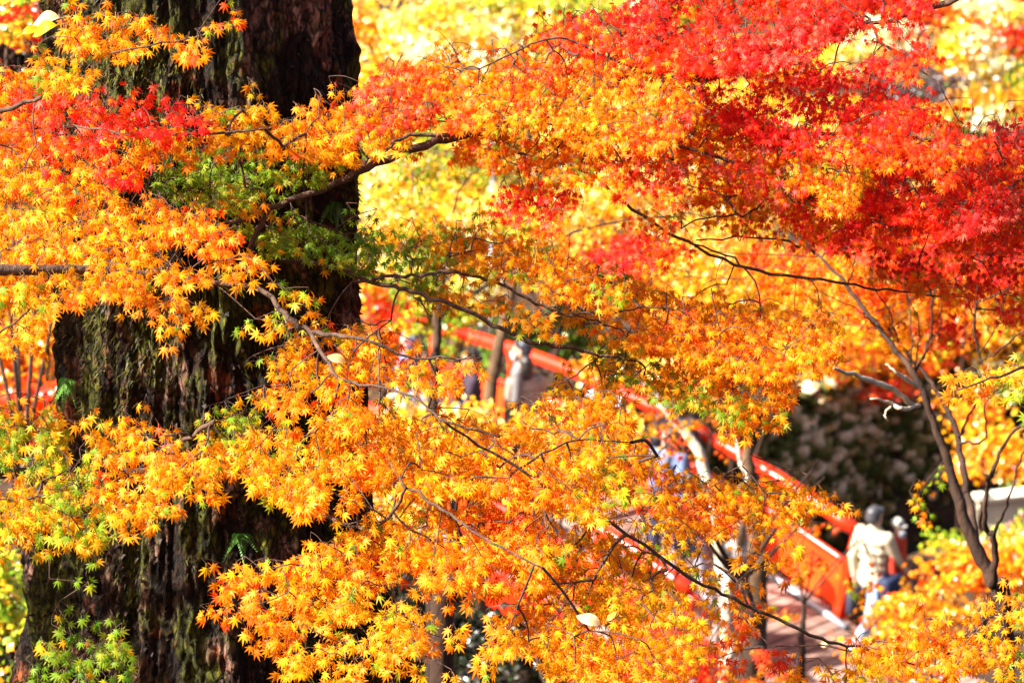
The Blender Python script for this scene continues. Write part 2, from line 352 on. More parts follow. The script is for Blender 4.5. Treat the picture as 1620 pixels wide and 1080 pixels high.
class Tree:
    def __init__(s, name, label, cat, base, bark=BARK_DARK, near=True, group=None):
        s.base = np.array(base, float); s.root = empty(name, s.base); tag(s.root, label, cat, group)
        s.bark = bark; s.near = near; s.pos = []; s.xa = []; s.ya = []; s.za = []; s.sc = []; s.c = []
        s.twigs = []; s.nodes = [s.base[None]]; s.tw_r = .0011; s.fullshape = True; s.zm = None; s.dens = 1.0; s.zoom = 1.0; s.rk = 1.0
    def bough(s, pts, name='bough', bark=None, wob=.0065, n=8):
        """pts: (px, py, depth, radius in mm); the first may be a world point (x,y,z,'w',r)"""
        W_ = []; r = []
        for p in pts:
            if s.zm and len(p) == 4: p = (p[0], p[1], s.zm(p[2]), p[3])
            if len(p) == 5: W_.append(p[:3]); r.append(p[4] / 1000)
            else: W_.append(P(*p[:3])); r.append(p[3] / 1000 * s.rk)
        W_ = np.array(W_, float); pa = smooth_path(W_, 6); rr = np.interp(np.linspace(0, 1, len(pa)), np.linspace(0, 1, len(r)), r)
        pa[1:-1] += (rng.random((len(pa) - 2, 3)) - .5) * wob * 2
        if wob: pa += ((np.stack([fbm(pa * 5 + k * 9, 3, 2) for k in range(3)], -1) - .5) * wob * 3)
        rr = rr * (1 + .12 * (rng.random(len(rr)) - .5))
        m = MB(); m.tube(pa, rr, n); m.build(name, bark or s.bark, s.root)
        s.nodes.append(pa); return pa
    def spray(s, poly, d, pal, cov=1.5, size=.055, k=1.5, thick=.05, flow=(0, 1), lean=.55):
        if s.zm: d = s.zm(d)
        cov *= s.dens; size *= s.zoom
        A = area(poly); pa = np.array(poly, float); lo, hi = pa.min(0), pa.max(0); yc = pa[:, 1].mean(); xc = pa[:, 0].mean()
        size = size * 1.14; lp = .185 * (size * K / d) ** 2; per = 7
        n = int(max(1, cov * A / (lp * per)))
        pts = []
        while len(pts) < n:
            q = lo + rng.random((n * 3, 2)) * (hi - lo); q = q[in_poly(q, poly)]
            # grow in clumps, not evenly: keep what the patchy noise allows
            nn = fbm(np.c_[q * .022, np.full(len(q), d)], 21, 2); q = q[nn + rng.random(len(q)) * .45 > .52]
            pts += list(q)
        pts = np.array(pts[:n])
        dd = d - np.clip((pts[:, 1] - yc) * d / K * k, -.7, .7) + rng.normal(0, thick, n)
        tip = Pv(np.c_[pts, dd])
        fx, fy = flow; fd = RIGHT * fx + UP * -fy * .7 - FWD * (k * fy * .5 + .15)
        L_ = rng.uniform(.07, .15, n)
        dirs = nrm(nrm(fd[None]) + rng.normal(0, .5, (n, 3)) + np.array((0, 0, -.15)))
        base = tip - dirs * L_[:, None]
        s.twigs.append((base, tip))
        tocam = -FWD
        for t, sides in ((.2, (-1, 1)), (.6, (-1, 1)), (.95, (-1, 1)), (1.0, (0,))):
            for sd_ in sides:
                keep = rng.random(n) < .93
                b_ = base[keep] + (tip - base)[keep] * t; m = len(b_); f = dirs[keep]
                side = nrm(np.cross(f, np.array((0, 0, 1.)) + rng.normal(0, .2, (m, 3)))) * sd_
                od = nrm(f * .7 + side * .9 + rng.normal(0, .22, (m, 3)) + np.array((0, 0, -.12)))
                sz = size / 1.75 * rng.uniform(.72, 1.18, m)
                ya = nrm(od + np.array((0, 0, -.55)) * rng.uniform(.3, 1.6, (m, 1)) - RIGHT * 0)
                nr = nrm(np.array((0, 0, 1.)) * (1 - lean) + tocam * lean * 1.3 + rng.normal(0, .30, (m, 3)))
                za = nrm(nr - ya * np.sum(nr * ya, 1, keepdims=True)); xa = np.cross(ya, za)
                pos = b_ + od * sz[:, None] * .62
                s.pos.append(pos); s.xa.append(xa); s.ya.append(ya); s.za.append(za); s.sc.append(sz); s.c.append(pick(pal, pos, m))
    def blob(s, px, py, d, rx, ry, pal, cov=1.6, size=.085, dr=None, dist=None):
        cov *= 1.35; size *= .95
        """a leafy clump of a far crown"""
        c = P(px, py, d); RX, RY = rx * d / K, ry * d / K; RZ = dr if dr else RX * .8
        n = int(cov * math.pi * RX * RY / (.36 * size * size * .8)); nc = max(4, n // 22)
        v = nrm(rng.normal(size=(nc, 3))) * (rng.random((nc, 1)) ** .45)
        cc = v * np.array((RX, RZ, RY)); sg = .085 + .10 * min(RX, RY)
        q = cc[rng.integers(0, nc, n)] + rng.normal(0, 1, (n, 3)) * np.array((sg, sg, sg * .45)) ; pos = c + q
        pos[:, 2] = np.maximum(pos[:, 2], terrain(pos[:, 0], pos[:, 1]) + .03)
        za = nrm(nrm(q) * .35 + np.array((0, 0, .55)) + np.array(sv) * .25 - FWD * .1 + rng.normal(0, .62, (n, 3))); ya = nrm(np.cross(za, rng.normal(size=(n, 3)))); xa = np.cross(ya, za)
        s.pos.append(pos); s.xa.append(xa); s.ya.append(ya); s.za.append(za); s.sc.append(size * rng.uniform(.7, 1.2, n)); s.c.append(pick(pal, pos * .6, n))
        if not hasattr(s, 'cl'): s.cl = []
        s.cl.append((c, np.array(cc) + c))
    def limbs(s, r0=60):
        """trunk up to each clump, then a few limbs fanning into it"""
        allc = np.array([c for c, _ in s.cl]); top = allc.mean(0); b = s.base
        fork = b + (top - b) * .45; fork[2] = b[2] + (allc[:, 2].min() - b[2]) * .6
        pa = smooth_path([b - np.array((0, 0, .3)), b + (fork - b) * .5 + rng.normal(0, .06, 3), fork], 5)
        m = MB(); m.tube(pa, np.linspace(r0, r0 * .65, len(pa)) / 1000, 8); m.build('trunk', s.bark, s.root)
        m = MB()
        for c, cc in s.cl:
            pb = smooth_path([fork, fork + (c - fork) * .5 + rng.normal(0, .08, 3), c], 4)
            m.tube(pb, np.linspace(r0 * .5, r0 * .18, len(pb)) / 1000, 6)
            for t in cc[rng.permutation(len(cc))[:7]]:
                a_ = pb[rng.integers(len(pb) // 2, len(pb))]; m.tube(smooth_path([a_, (a_ + t) / 2 + rng.normal(0, .04, 3), t], 3), np.linspace(r0 * .14, r0 * .04, 7) / 1000, 4)
        m.build('limb', s.bark, s.root)
    def connect(s):
        nodes = np.concatenate(s.nodes[1:]) if len(s.nodes) > 1 else s.nodes[0]
        base = np.concatenate([b for b, _ in s.twigs]); tip = np.concatenate([t for _, t in s.twigs])
        d0 = np.min(np.linalg.norm(base[:, None] - nodes[None], axis=2), 1); o_ = np.argsort(d0)
        allp = list(nodes); par = {}; cost = [0.] * len(nodes); nb = len(nodes); cnt = {}
        A_ = np.empty((len(nodes) + len(base), 3)); A_[:nb] = nodes; C_ = np.zeros(len(A_)); k_ = nb
        parent = np.full(len(A_), -1); src = np.full(len(A_), -1)
        for i in o_:
            dd = np.linalg.norm(A_[:k_] - base[i], axis=1); j = np.argmin(dd + .32 * C_[:k_])
            A_[k_] = base[i]; parent[k_] = j; C_[k_] = C_[j] + dd[j]; src[k_] = i; k_ += 1
        wgt = np.ones(k_)
        for q in range(k_ - 1, nb - 1, -1): wgt[parent[q]] += wgt[q] if parent[q] >= nb else 0
        m = MB()
        for q in range(nb, k_):
            a_, b_ = A_[parent[q]], A_[q]; L_ = np.linalg.norm(b_ - a_)
            r1 = s.tw_r * wgt[q] ** .40; r1 = min(r1, .006); r0 = r1 * 1.1
            mid = (a_ + b_) / 2 + rng.normal(0, .035, 3) * L_ + np.array((0, 0, .05 * L_)); mid2 = a_ * .3 + b_ * .7 + rng.normal(0, .05, 3) * L_
            pa = smooth_path([a_, mid, b_], 3) if L_ > .05 else np.array([a_, b_])
            if L_ < .75: m.tube(pa, np.linspace(r0, r1, len(pa)), 5, cap=False)
            m.tube([b_, (b_ + tip[src[q]]) / 2 + rng.normal(0, .006, 3), tip[src[q]]], [s.tw_r * .9, s.tw_r * .75, s.tw_r * .5], 4, cap=False)
        m.build('twigs', BARK_TWIG, s.root, kind='stuff')
    def finish(s, parts=300, leafname='leaf', fm=None):
        pos, xa, ya, za = [np.concatenate(q) for q in (s.pos, s.xa, s.ya, s.za)]; scl = np.concatenate(s.sc); C = np.concatenate(s.c)
        if s.twigs: s.connect()
        n = len(pos); px, py, d = project(pos); use = np.zeros(n, bool)
        if s.near and parts:
            vis = (px > 5) & (px < 1615) & (py > 5) & (py < 1075) & (abs(za @ FWD) > .35)
            key = np.where(vis, scl / d * (abs(za @ FWD) + .5) * np.where(d > d[vis].min() + 1.2 if vis.any() else d > 0, .8, 1), -1); o_ = np.argsort(-key)[:parts]; o_ = o_[key[o_] > 0]; use[o_] = True
            for i in o_:
                o = bpy.data.objects.new(leafname, bucket_mesh(C[i], int(i) % 5)); col.objects.link(o); o.parent = s.root
                M = Matrix(((xa[i][0], ya[i][0], za[i][0], 0), (xa[i][1], ya[i][1], za[i][1], 0), (xa[i][2], ya[i][2], za[i][2], 0), (0, 0, 0, 1)))
                o.matrix_local = Matrix.Translation(Vector(pos[i] - s.base)) @ M @ Matrix.Scale(float(scl[i]), 4)
        rest = np.where(~use)[0]; Vs, Fs, Cs, k_ = [], [], [], 0
        T = (FULL if s.fullshape else LITE) if s.near else FARL
        for t in range(len(T)):
            r_ = rest[rest % len(T) == t]
            if not len(r_): continue
            V, Fo, CC = stamp(T[t], pos[r_] - s.base, xa[r_], ya[r_], za[r_], scl[r_], C[r_], .4 if s.near else 0)
            Vs.append(V); Fs.append(Fo + k_); Cs.append(CC); k_ += len(V)
        o = link('foliage', mesh_from('foliage', np.concatenate(Vs), np.concatenate(Fs), LEAF if s.near else (fm or LEAF_FAR), np.concatenate(Cs), smooth=not s.near), s.root); o['kind'] = 'stuff'
        s.n = n; return s

def gz(x, y): return float(terrain(np.array([x]), np.array([y]))[0])
def ground_at(px, d, py=540):
    p = P(px, py, d); return (p[0], p[1], gz(p[0], p[1]))

# ---------------------------------------------------------------- the giant trunk on the left
TX, TD = 338, 17.8
tc_ = P(TX, 540, TD); base = np.array((tc_[0], tc_[1], gz(tc_[0], tc_[1]) - .25))
root = empty('giant_tree', base); tag(root, 'huge dark mossy tree trunk with rugged bark filling the left of the view', 'tree')
nth, nz_ = 560, 620; zz = np.linspace(base[2], base[2] + 6.5, nz_); th = np.linspace(0, 2 * math.pi, nth, endpoint=False)
TH, ZZ = np.meshgrid(th, zz)
# image row of each height on the trunk
def row_z(py): return P(TX, py, TD)[2]
hz = [row_z(p) for p in (1500, 1080, 960, 860, 760, 600, 300, 0, -600)]
left_r = np.interp(ZZ, hz, [.95, .70, .69, .665, .54, .535, .525, .53, .48]); right_r = np.interp(ZZ, hz, [.85, .66, .60, .565, .555, .55, .53, .525, .48])
front_r = np.interp(ZZ, hz, [.85, .66, .62, .58, .55, .54, .53, .53, .48])
cx, sx = np.cos(TH), np.sin(TH)
rad = np.where(cx < 0, left_r, right_r) * cx ** 2 + front_r * sx ** 2
circ = np.stack([cx * 3.2, sx * 3.2, ZZ * .9], -1); rad += (fbm(circ, 31, 3) - .5) * .16
fl = np.stack([cx * 7.5, sx * 7.5, ZZ * 1.3], -1); rad += -(.5 - np.abs(fbm(fl, 41, 2) - .5)) ** 2 * .17 + .03
rg = np.stack([cx * 22, sx * 22, ZZ * 8.0], -1); rad += (.5 - np.abs(noise(rg, 51) - .5) * 1.6) * .03
rg = np.stack([cx * 48, sx * 48, ZZ * 20.0], -1); rad += (fbm(rg, 61, 3) - .5) * .045
V = np.stack([base[0] + rad * cx, base[1] + rad * sx, ZZ], -1).reshape(-1, 3)
idx = np.arange(nth * nz_).reshape(nz_, nth); nxt = np.roll(idx, -1, 1)
part('trunk', V, np.stack([idx[:-1], nxt[:-1], nxt[1:], idx[1:]], -1).reshape(-1, 4), TRUNK, root)
# hanging moss tufts on the bark
def trunk_pts(n, seed_f, thr):
    i = rng.integers(0, nz_ - 1, n * 6); j = rng.integers(0, nth, n * 6)
    p = V.reshape(nz_, nth, 3)[i, j]; f = fbm(p * np.array((2.4, 2.4, 1.2)) + seed_f, 71, 3)
    m = (f > thr) & (sx[i, j] < .35); p = p[m][:n]; nn = np.stack([cx[i, j], sx[i, j], cx[i, j] * 0], -1)[m][:n]; return p, nn
for nm, n_, thr, L0, cols_ in (('moss', 15000, .56, .024, [(.03, .034, .004), (.08, .075, .008), (.16, .14, .016)]), ('bark_flakes', 6000, .3, .014, [(.012, .005, .003), (.035, .016, .009), (.09, .05, .035)])):
    p, nn = trunk_pts(n_, 5 if nm == 'moss' else 15, thr); n_ = len(p); dn = nrm(np.array((0, 0, -1.)) + nn * .25 + rng.normal(0, .35, (n_, 3)))
    sd_ = nrm(np.cross(dn, nn)) ; w_ = rng.uniform(.0015, .004, (n_, 1)) * (1 if nm == 'moss' else 3); L_ = rng.uniform(.4, 1.3, (n_, 1)) * L0
    q = np.stack([p - sd_ * w_, p + sd_ * w_, p + dn * L_ + nn * .012], 1).reshape(-1, 3)
    cc = np.repeat(np.array(cols_)[rng.integers(0, 3, n_)], 3, 0)
    part(nm, q, np.arange(n_ * 3).reshape(-1, 3), LEAF, root, colors=cc, kind='stuff')
# small ferns rooted in the bark
def frond(m, p, d_, L_, droop):
    pts = [p + d_ * L_ * t + np.array((0, 0, -droop * L_ * t * t)) for t in np.linspace(0, 1, 7)]; m.tube(pts, np.linspace(.0015, .0005, 7), 4, cap=False)
    sd_ = nrm(np.cross(d_, np.array((0, 0, 1.))))
    for i, t in enumerate(np.linspace(.1, 1, 12)):
        c_ = p + d_ * L_ * t + np.array((0, 0, -droop * L_ * t * t)); l_ = L_ * .28 * (1.1 - t)
        for s_ in (-1, 1): m.add([c_, c_ + sd_ * s_ * l_ * .6 + d_ * .012, c_ + sd_ * s_ * l_ + d_ * .006 - np.array((0, 0, .008)), c_ + sd_ * s_ * l_ * .5 - d_ * .005], [(0, 1, 2, 3)])
FERN = plain('fern_green', (.09, .20, .03), .5, .4, .3)
for i, (px, py) in enumerate(((500, 335), (530, 320), (445, 410), (455, 395), (380, 845), (110, 600), (505, 130))):
    e = P(px, py, TD - .5); f = empty('fern', e); tag(f, ['small green fern growing from the trunk beside the thick bough', 'green fern tuft at the right edge of the trunk', 'thin fern hanging below the upper green leaves on dark bark', 'wispy fern on dark bark between green and orange leaves', 'tiny fern on the shaded trunk above the bottom', 'small fern on the bright mossy left edge of the trunk', 'sparse fern high on the right of the trunk'][i], 'fern', 'ferns growing on the trunk')
    m = MB()
    for k in range(6): dd = nrm(np.array((random.uniform(-1, 1), -.6 - random.random() * .4, random.uniform(-.4, .6)))); frond(m, e, dd, random.uniform(.06, .11), .7)
    m.build('frond', FERN, f)

# ---------------------------------------------------------------- near maples (in focus)
def ext_trunk(t, px, d, r, top):   # a trunk standing outside the frame
    b = t.base; p = [b - np.array((0, 0, .3)), b + (np.array(top) - b) * .4 + np.array((.05, .1, 0)), b + (np.array(top) - b) * .75 + np.array((-.08, 0, 0)), np.array(top)]
    pa = smooth_path(p, 6); m = MB(); m.tube(pa, np.linspace(r, r * .45, len(pa)), 12); m.build('trunk', t.bark, t.root); return pa
t1 = Tree('maple_tree', 'orange maple whose leafy boughs reach in from the left across the giant trunk', 'maple tree', ground_at(-620, 16.6), BARK_BOUGH)
top = P(-560, -100, 16.8); ext_trunk(t1, -620, 16.6, .11, top)
tp = lambda py: tuple(P(-585, py, 16.75))
t1.bough([(*tp(200), 'w', 30), (-300, 80, 16.6, 22), (0, 190, 16.7, 7), (120, 200, 16.5, 5), (260, 215, 16.2, 5), (420, 205, 16.2, 3)])
t1.bough([(*tp(250), 'w', 26), (-250, 230, 16.5, 18), (20, 170, 16.3, 8), (85, 140, 16.2, 5), (160, 90, 16.0, 4), (300, 60, 16, 2.5), (380, 40, 16, 1.6)])
t1.bough([(*tp(420), 'w', 30), (-280, 430, 16.6, 14), (0, 430, 16.9, 5), (60, 395, 16.4, 7), (190, 385, 16.3, 5), (250, 400, 16.1, 4), (300, 460, 15.9, 2.5)])
t1.bough([(*tp(520), 'w', 30), (-200, 700, 16.4, 16), (30, 745, 16.3, 9), (160, 740, 16.2, 6), (280, 700, 15.9, 7), (340, 665, 15.8, 8)])
t1.bough([(*tp(700), 'w', 24), (-150, 860, 15.8, 14), (60, 780, 15.7, 6), (130, 850, 15.6, 3), (140, 920, 15.6, 2)])
t1.bough([(*tp(760), 'w', 24), (-150, 1050, 15.9, 14), (40, 1120, 15.8, 10), (130, 1060, 15.7, 6), (160, 1020, 15.6, 3)])
t1.bough([(85, 400, 16.1, 8), (70, 450, 16.4, 5), (35, 500, 16.6, 4), (-60, 560, 16.8, 4)])
t1.dens = 1.45; t1.zoom = .87; S = t1.spray
S([(55, 78), (110, 45), (170, 28), (260, 40), (300, 55), (322, 78), (318, 112), (290, 88), (240, 92), (165, 98), (150, 125), (120, 150), (78, 140), (90, 105)], 16.0, 'O', 1.7, flow=(.6, .8))
S([(60, 110), (160, 95), (165, 130), (110, 170), (70, 150)], 16.0, 'OG', .9, flow=(.3, 1))
S([(300, 40), (345, 28), (395, 30), (392, 48), (350, 66), (300, 48)], 16.0, 'OO', .8, flow=(1, .2), size=.048)
S([(-60, 110), (60, 112), (110, 140), (180, 165), (250, 200), (240, 260), (190, 310), (80, 320), (-60, 320)], 16.5, 'OM', 1.7, flow=(.6, .8))
S([(100, 140), (160, 150), (180, 175), (130, 200), (90, 180)], 16.1, 'MR', .8, flow=(.6, .6), size=.05)
S([(180, 165), (230, 148), (290, 162), (350, 185), (345, 200), (295, 225), (230, 222), (185, 195)], 16.1, 'R', 1.7, flow=(.8, .6), size=.05)
S([(60, 230), (150, 225), (240, 265), (230, 300), (150, 300), (70, 290)], 16.2, 'MR', .7, flow=(.5, .8))
S([(200, 220), (330, 215), (370, 240), (340, 265), (230, 270)], 16.3, 'O', 1.6, flow=(.7, .8))
S([(330, 170), (420, 165), (470, 185), (520, 172), (560, 175), (545, 235), (470, 262), (400, 245), (340, 230)], 16.5, 'O', 1.6, flow=(.7, .8))
S([(-40, 300), (60, 290), (110, 315), (90, 345), (-40, 350)], 16.5, 'OG', 1.4)
S([(232, 300), (300, 265), (350, 245), (440, 250), (535, 255), (540, 290), (480, 300), (430, 315), (400, 338), (330, 330), (260, 312)], 16.6, 'G', 1.9, flow=(.6, .9), size=.048)
S([(300, 330), (360, 320), (400, 340), (390, 365), (330, 360)], 16.5, 'OG', 1.0)
S([(380, 362), (480, 352), (560, 365), (620, 372), (640, 400), (560, 425), (500, 425), (430, 402)], 16.7, 'G', 1.8, flow=(.8, .7), size=.048)
S([(-60, 335), (60, 325), (200, 312), (290, 338), (370, 368), (417, 420), (405, 450), (370, 452), (300, 455), (240, 470), (180, 480), (110, 485), (-60, 470)], 15.9, 'O', 2.0, flow=(.5, .9))
S([(190, 465), (300, 455), (335, 490), (320, 540), (270, 555), (235, 540), (240, 500)], 15.7, 'O', 1.0, flow=(.5, 1))
S([(-60, 440), (60, 450), (100, 500), (60, 560), (-60, 560)], 16.8, 'OY', 1.3)
S([(370, 455), (470, 440), (500, 470), (512, 500), (470, 490), (420, 470)], 15.9, 'OG', .9, flow=(.7, .7))
S([(372, 505), (420, 495), (470, 510), (460, 530), (400, 530), (372, 522)], 15.8, 'OG', 1.3, flow=(-.9, .5))
S([(150, 695), (195, 660), (235, 690), (310, 700), (420, 690), (420, 780), (380, 800), (300, 800), (250, 830), (200, 850), (160, 800)], 15.7, 'OY', 2.0, flow=(.5, .9))
S([(-60, 660), (90, 670), (130, 720), (190, 800), (190, 850), (140, 870), (60, 880), (-60, 890)], 15.7, 'YG', 1.9, flow=(.3, 1))
S([(20, 790), (130, 790), (190, 830), (160, 860), (60, 850)], 15.5, 'LIME', .7, flow=(.4, 1))
S([(105, 840), (165, 850), (170, 900), (150, 940), (115, 905)], 15.5, 'LIME', .9, flow=(.1, 1))
S([(310, 685), (380, 655), (430, 645), (450, 690), (390, 720), (320, 715)], 15.9, 'LIME', 1.0, size=.048)
S([(-60, 660), (100, 670), (120, 720), (-60, 740)], 16.6, 'OG', 1.2)
S([(55, 1090), (80, 1015), (135, 982), (200, 988), (222, 1040), (205, 1095)], 15.5, 'G', 1.1, flow=(.5, .8))
# unseen sprays added to this tree left of the view to shade the giant trunk
for poly, d, c_ in (([(-560, -360), (-160, -330), (-80, -150), (-520, -120)], 17.1, 2.0), ([(-600, -120), (-150, -150), (-120, 180), (-600, 200)], 17.3, 1.8), ([(-600, 150), (-160, 160), (-120, 520), (-560, 560)], 17.3, 1.8),
                    ([(-300, -420), (60, -380), (120, -150), (-200, -180)], 17.1, 1.8), ([(-560, 520), (-140, 520), (-120, 900), (-520, 900)], 17.3, 1.8)):
    S(poly, d, 'O', c_ / 1.15, k=.6, thick=.22, size=.07, flow=(.5, .9))
t1.bough([(*tp(0), 'w', 34), (-450, -150, 17.0, 16), (-200, -280, 17.1, 9), (20, -300, 17.1, 4)])
t1.bough([(*tp(100), 'w', 30), (-400, 60, 17.4, 18), (-250, 250, 17.7, 8), (-200, 700, 17.7, 4)])
t1.finish()

t2 = Tree('maple_tree', 'golden orange maple spreading low in the centre in front of the red bridge', 'maple tree', ground_at(-420, 15.4), BARK_BOUGH)
ext_trunk(t2, -420, 15.4, .10, P(-380, 250, 15.6)); tq = lambda py: tuple(P(-400, py, 15.55))
t2.bough([(*tq(350), 'w', 34), (-100, 420, 15.7, 24), (200, 430, 15.9, 14), (390, 455, 15.9, 8.5), (450, 495, 15.8, 10), (490, 525, 15.8, 10), (570, 535, 15.7, 6), (660, 565, 15.7, 4), (760, 570, 15.7, 2.5)])
t2.bough([(490, 525, 15.8, 8), (540, 600, 15.6, 6), (640, 620, 15.5, 4.5), (700, 660, 15.4, 4), (790, 690, 15.4, 3)])
t2.bough([(*tq(600), 'w', 34), (-80, 740, 15.9, 22), (200, 745, 16.2, 13), (380, 745, 16.2, 9), (480, 800, 16.0, 7), (560, 835, 15.8, 6), (600, 830, 15.6, 6), (640, 780, 15.4, 5), (632, 755, 15.4, 4)])
t2.bough([(636, 765, 15.4, 4), (690, 800, 15.3, 5), (760, 850, 15.2, 4), (860, 900, 15.1, 3)])
t2.bough([(600, 830, 15.6, 5), (560, 900, 15.5, 4), (560, 980, 15.4, 3), (620, 1040, 15.3, 2)])
t2.bough([(700, 660, 15.4, 4), (820, 740, 15.5, 5), (970, 830, 15.6, 5.5), (1110, 925, 15.8, 6), (1200, 965, 15.9, 6), (1300, 1010, 16.0, 6), (1380, 1032, 16.1, 4), (1480, 1060, 16.2, 3)])
t2.bough([(820, 740, 15.5, 4), (900, 700, 15.7, 3), (1000, 700, 15.9, 2)])
t2.bough([(600, 640, 15.5, 3.5), (600, 520, 15.8, 2)], wob=.004)
t2.dens = 1.8; t2.zoom = .87; S = t2.spray
S([(425, 600), (420, 570), (480, 535), (560, 528), (620, 545), (740, 575), (772, 600), (700, 622), (625, 640), (600, 680), (560, 700), (470, 690), (440, 660), (412, 640)], 15.7, 'O', 1.25, flow=(.6, .8))
S([(400, 700), (480, 672), (560, 680), (640, 700), (700, 720), (700, 790), (600, 770), (560, 800), (520, 830), (460, 812), (395, 790)], 15.6, 'OY', 2.0, flow=(.2, 1))
S([(580, 640), (650, 660), (760, 670), (860, 690), (960, 720), (1000, 790), (960, 830), (860, 800), (760, 790), (660, 780), (600, 720)], 15.7, 'OY', 2.2, flow=(.7, .8))
S([(850, 640), (960, 650), (1050, 720), (1060, 790), (960, 800), (880, 740)], 16.3, 'O', 1.6, flow=(.8, .7))
S([(315, 972), (350, 935), (400, 900), (450, 880), (510, 862), (600, 860), (640, 900), (600, 960), (540, 960), (480, 985), (390, 995)], 15.4, 'O', 1.9, flow=(-.8, .6))
S([(380, 1000), (470, 960), (600, 940), (660, 990), (640, 1090), (480, 1095), (420, 1050)], 15.2, 'OY', 1.15, flow=(-.2, 1))
S([(540, 860), (640, 800), (760, 800), (860, 830), (900, 870), (860, 930), (760, 930), (640, 920)], 15.5, 'O', 1.9, flow=(.1, 1))
S([(600, 930), (780, 930), (820, 1000), (820, 1095), (620, 1095)], 15.2, 'O', .42, flow=(.1, 1))
S([(860, 830), (960, 840), (1040, 900), (1110, 980), (1130, 1090), (880, 1095), (800, 1000), (830, 900)], 15.6, 'OY', 1.9, flow=(.5, .9))
S([(1000, 870), (1100, 850), (1180, 840), (1260, 860), (1300, 920), (1180, 940), (1080, 930)], 16.6, 'OY', .5, flow=(.8, .7))
S([(1130, 930), (1240, 960), (1290, 1010), (1240, 1060), (1150, 1070), (1110, 1000)], 16.6, 'OO', .45, flow=(.4, 1))
S([(1370, 1040), (1440, 975), (1520, 1010), (1640, 985), (1640, 1095), (1340, 1095)], 16.1, 'O', 1.0, flow=(.5, .9))
S([(1260, 1065), (1400, 1045), (1400, 1095), (1200, 1095)], 16.3, 'O', .8, flow=(.5, .9))
S([(1490, 975), (1560, 955), (1640, 950), (1640, 1000), (1540, 1010)], 16.0, 'OY', .7, flow=(-.6, .8))
t2.finish()

# middle maple: the thick bough and the two long dark branches
t3 = Tree('maple_tree', 'maple with a thick grey bough and long dark branches crossing the centre', 'maple tree', ground_at(2050, 17.4), BARK_BOUGH)
ext_trunk(t3, 2050, 17.4, .14, P(1900, -260, 17.4)); tr = lambda py: tuple(P(1925, py, 17.4))
t3.rk = .72; t3.zm = lambda d: 16.55 + (d - 16.6) * .3; t3.dens = 2.3; t3.zoom = .86
t3.bough([(*tr(-150), 'w', 60), (1500, -160, 18.9, 40), (1150, 20, 19.0, 32), (900, 170, 18.6, 26), (780, 205, 17.9, 24), (690, 222, 17.3, 22), (580, 265, 16.9, 20), (520, 295, 16.8, 17), (430, 325, 16.8, 13), (380, 350, 16.8, 12), (320, 352, 16.8, 8)])
t3.bough([(720, 212, 16.9, 12), (640, 215, 16.8, 9), (600, 245, 16.7, 7), (550, 275, 16.7, 5)])
t3.bough([(430, 325, 16.8, 12), (400, 400, 17.0, 13), (500, 415, 17.3, 11), (590, 445, 17.3, 12), (655, 462, 17.2, 11), (740, 492, 17.2, 11), (820, 535, 17.3, 10), (900, 550, 17.4, 10), (960, 562, 17.5, 7), (1000, 570, 17.6, 4)])
t3.bough([(560, 445, 17.3, 8), (640, 436, 17.2, 8.5), (710, 431, 17.2, 8.5), (760, 440, 17.3, 8), (820, 468, 17.4, 8), (880, 492, 17.5, 7), (960, 495, 17.6, 5), (1040, 483, 17.7, 4), (1090, 500, 17.8, 3), (1130, 560, 17.8, 2)])
t3.bough([(655, 465, 17.2, 5), (685, 500, 17.1, 2.5)]); t3.bough([(800, 520, 17.3, 4), (850, 505, 17.4, 3), (880, 480, 17.5, 2)])
t3.bough([(955, 562, 17.5, 5), (920, 585, 17.5, 4), (880, 610, 17.4, 3)]); t3.bough([(900, 490, 17.5, 5), (960, 515, 17.7, 4), (1000, 530, 17.8, 3)])
t3.bough([(700, 430, 17.2, 3), (712, 405, 17.3, 2)]); t3.bough([(740, 490, 17.2, 3), (800, 470, 17.3, 2)])
t3.bough([(1125, 455, 17.8, 3), (1145, 560, 17.8, 3), (1165, 640, 17.8, 2.5), (1190, 720, 17.7, 2)])
t3.bough([(1560, 470, 20.5, 3), (1420, 462, 19.5, 5), (1320, 445, 18.6, 7), (1200, 430, 18.4, 8), (1090, 385, 18.2, 7), (1000, 330, 18.0, 8), (930, 275, 17.9, 7), (820, 240, 17.6, 6)])
t3.bough([(1090, 385, 18.2, 5), (1160, 410, 18.1, 5), (1200, 470, 18, 4), (1205, 550, 18, 3)])
t3.bough([(1100, 380, 18.2, 4), (1220, 378, 18.4, 5), (1290, 400, 18.7, 7)])
S = t3.spray
S([(560, 380), (700, 362), (820, 380), (920, 420), (1000, 470), (960, 490), (860, 470), (760, 430), (640, 428), (560, 445)], 17.4, 'OG', 1.5, size=.05, flow=(.8, .7))
S([(620, 450), (700, 445), (800, 480), (900, 505), (880, 540), (800, 520), (700, 490)], 17.3, 'OG', .9, size=.05, flow=(.8, .7))
S([(880, 430), (1000, 450), (1100, 480), (1230, 500), (1330, 520), (1320, 580), (1240, 600), (1120, 590), (1000, 550), (900, 520)], 18.0, 'O', 1.9, size=.05, flow=(.8, .8))
S([(930, 560), (1060, 560), (1200, 590), (1260, 600), (1250, 660), (1235, 690), (1150, 660), (1060, 640), (960, 600)], 17.8, 'OG', 1.5, size=.05, flow=(.7, .9))
S([(1130, 650), (1200, 640), (1235, 675), (1195, 700), (1150, 700)], 17.7, 'O', 1.0, size=.05, flow=(.4, 1))
S([(860, 600), (960, 590), (1000, 640), (940, 670), (870, 640)], 17.8, 'OY', 1.0, size=.05)
S([(1040, 800), (1130, 780), (1250, 762), (1335, 785), (1360, 812), (1290, 815), (1200, 830), (1120, 850), (1050, 850)], 17.8, 'O', 1.6, size=.05, flow=(.9, .5))
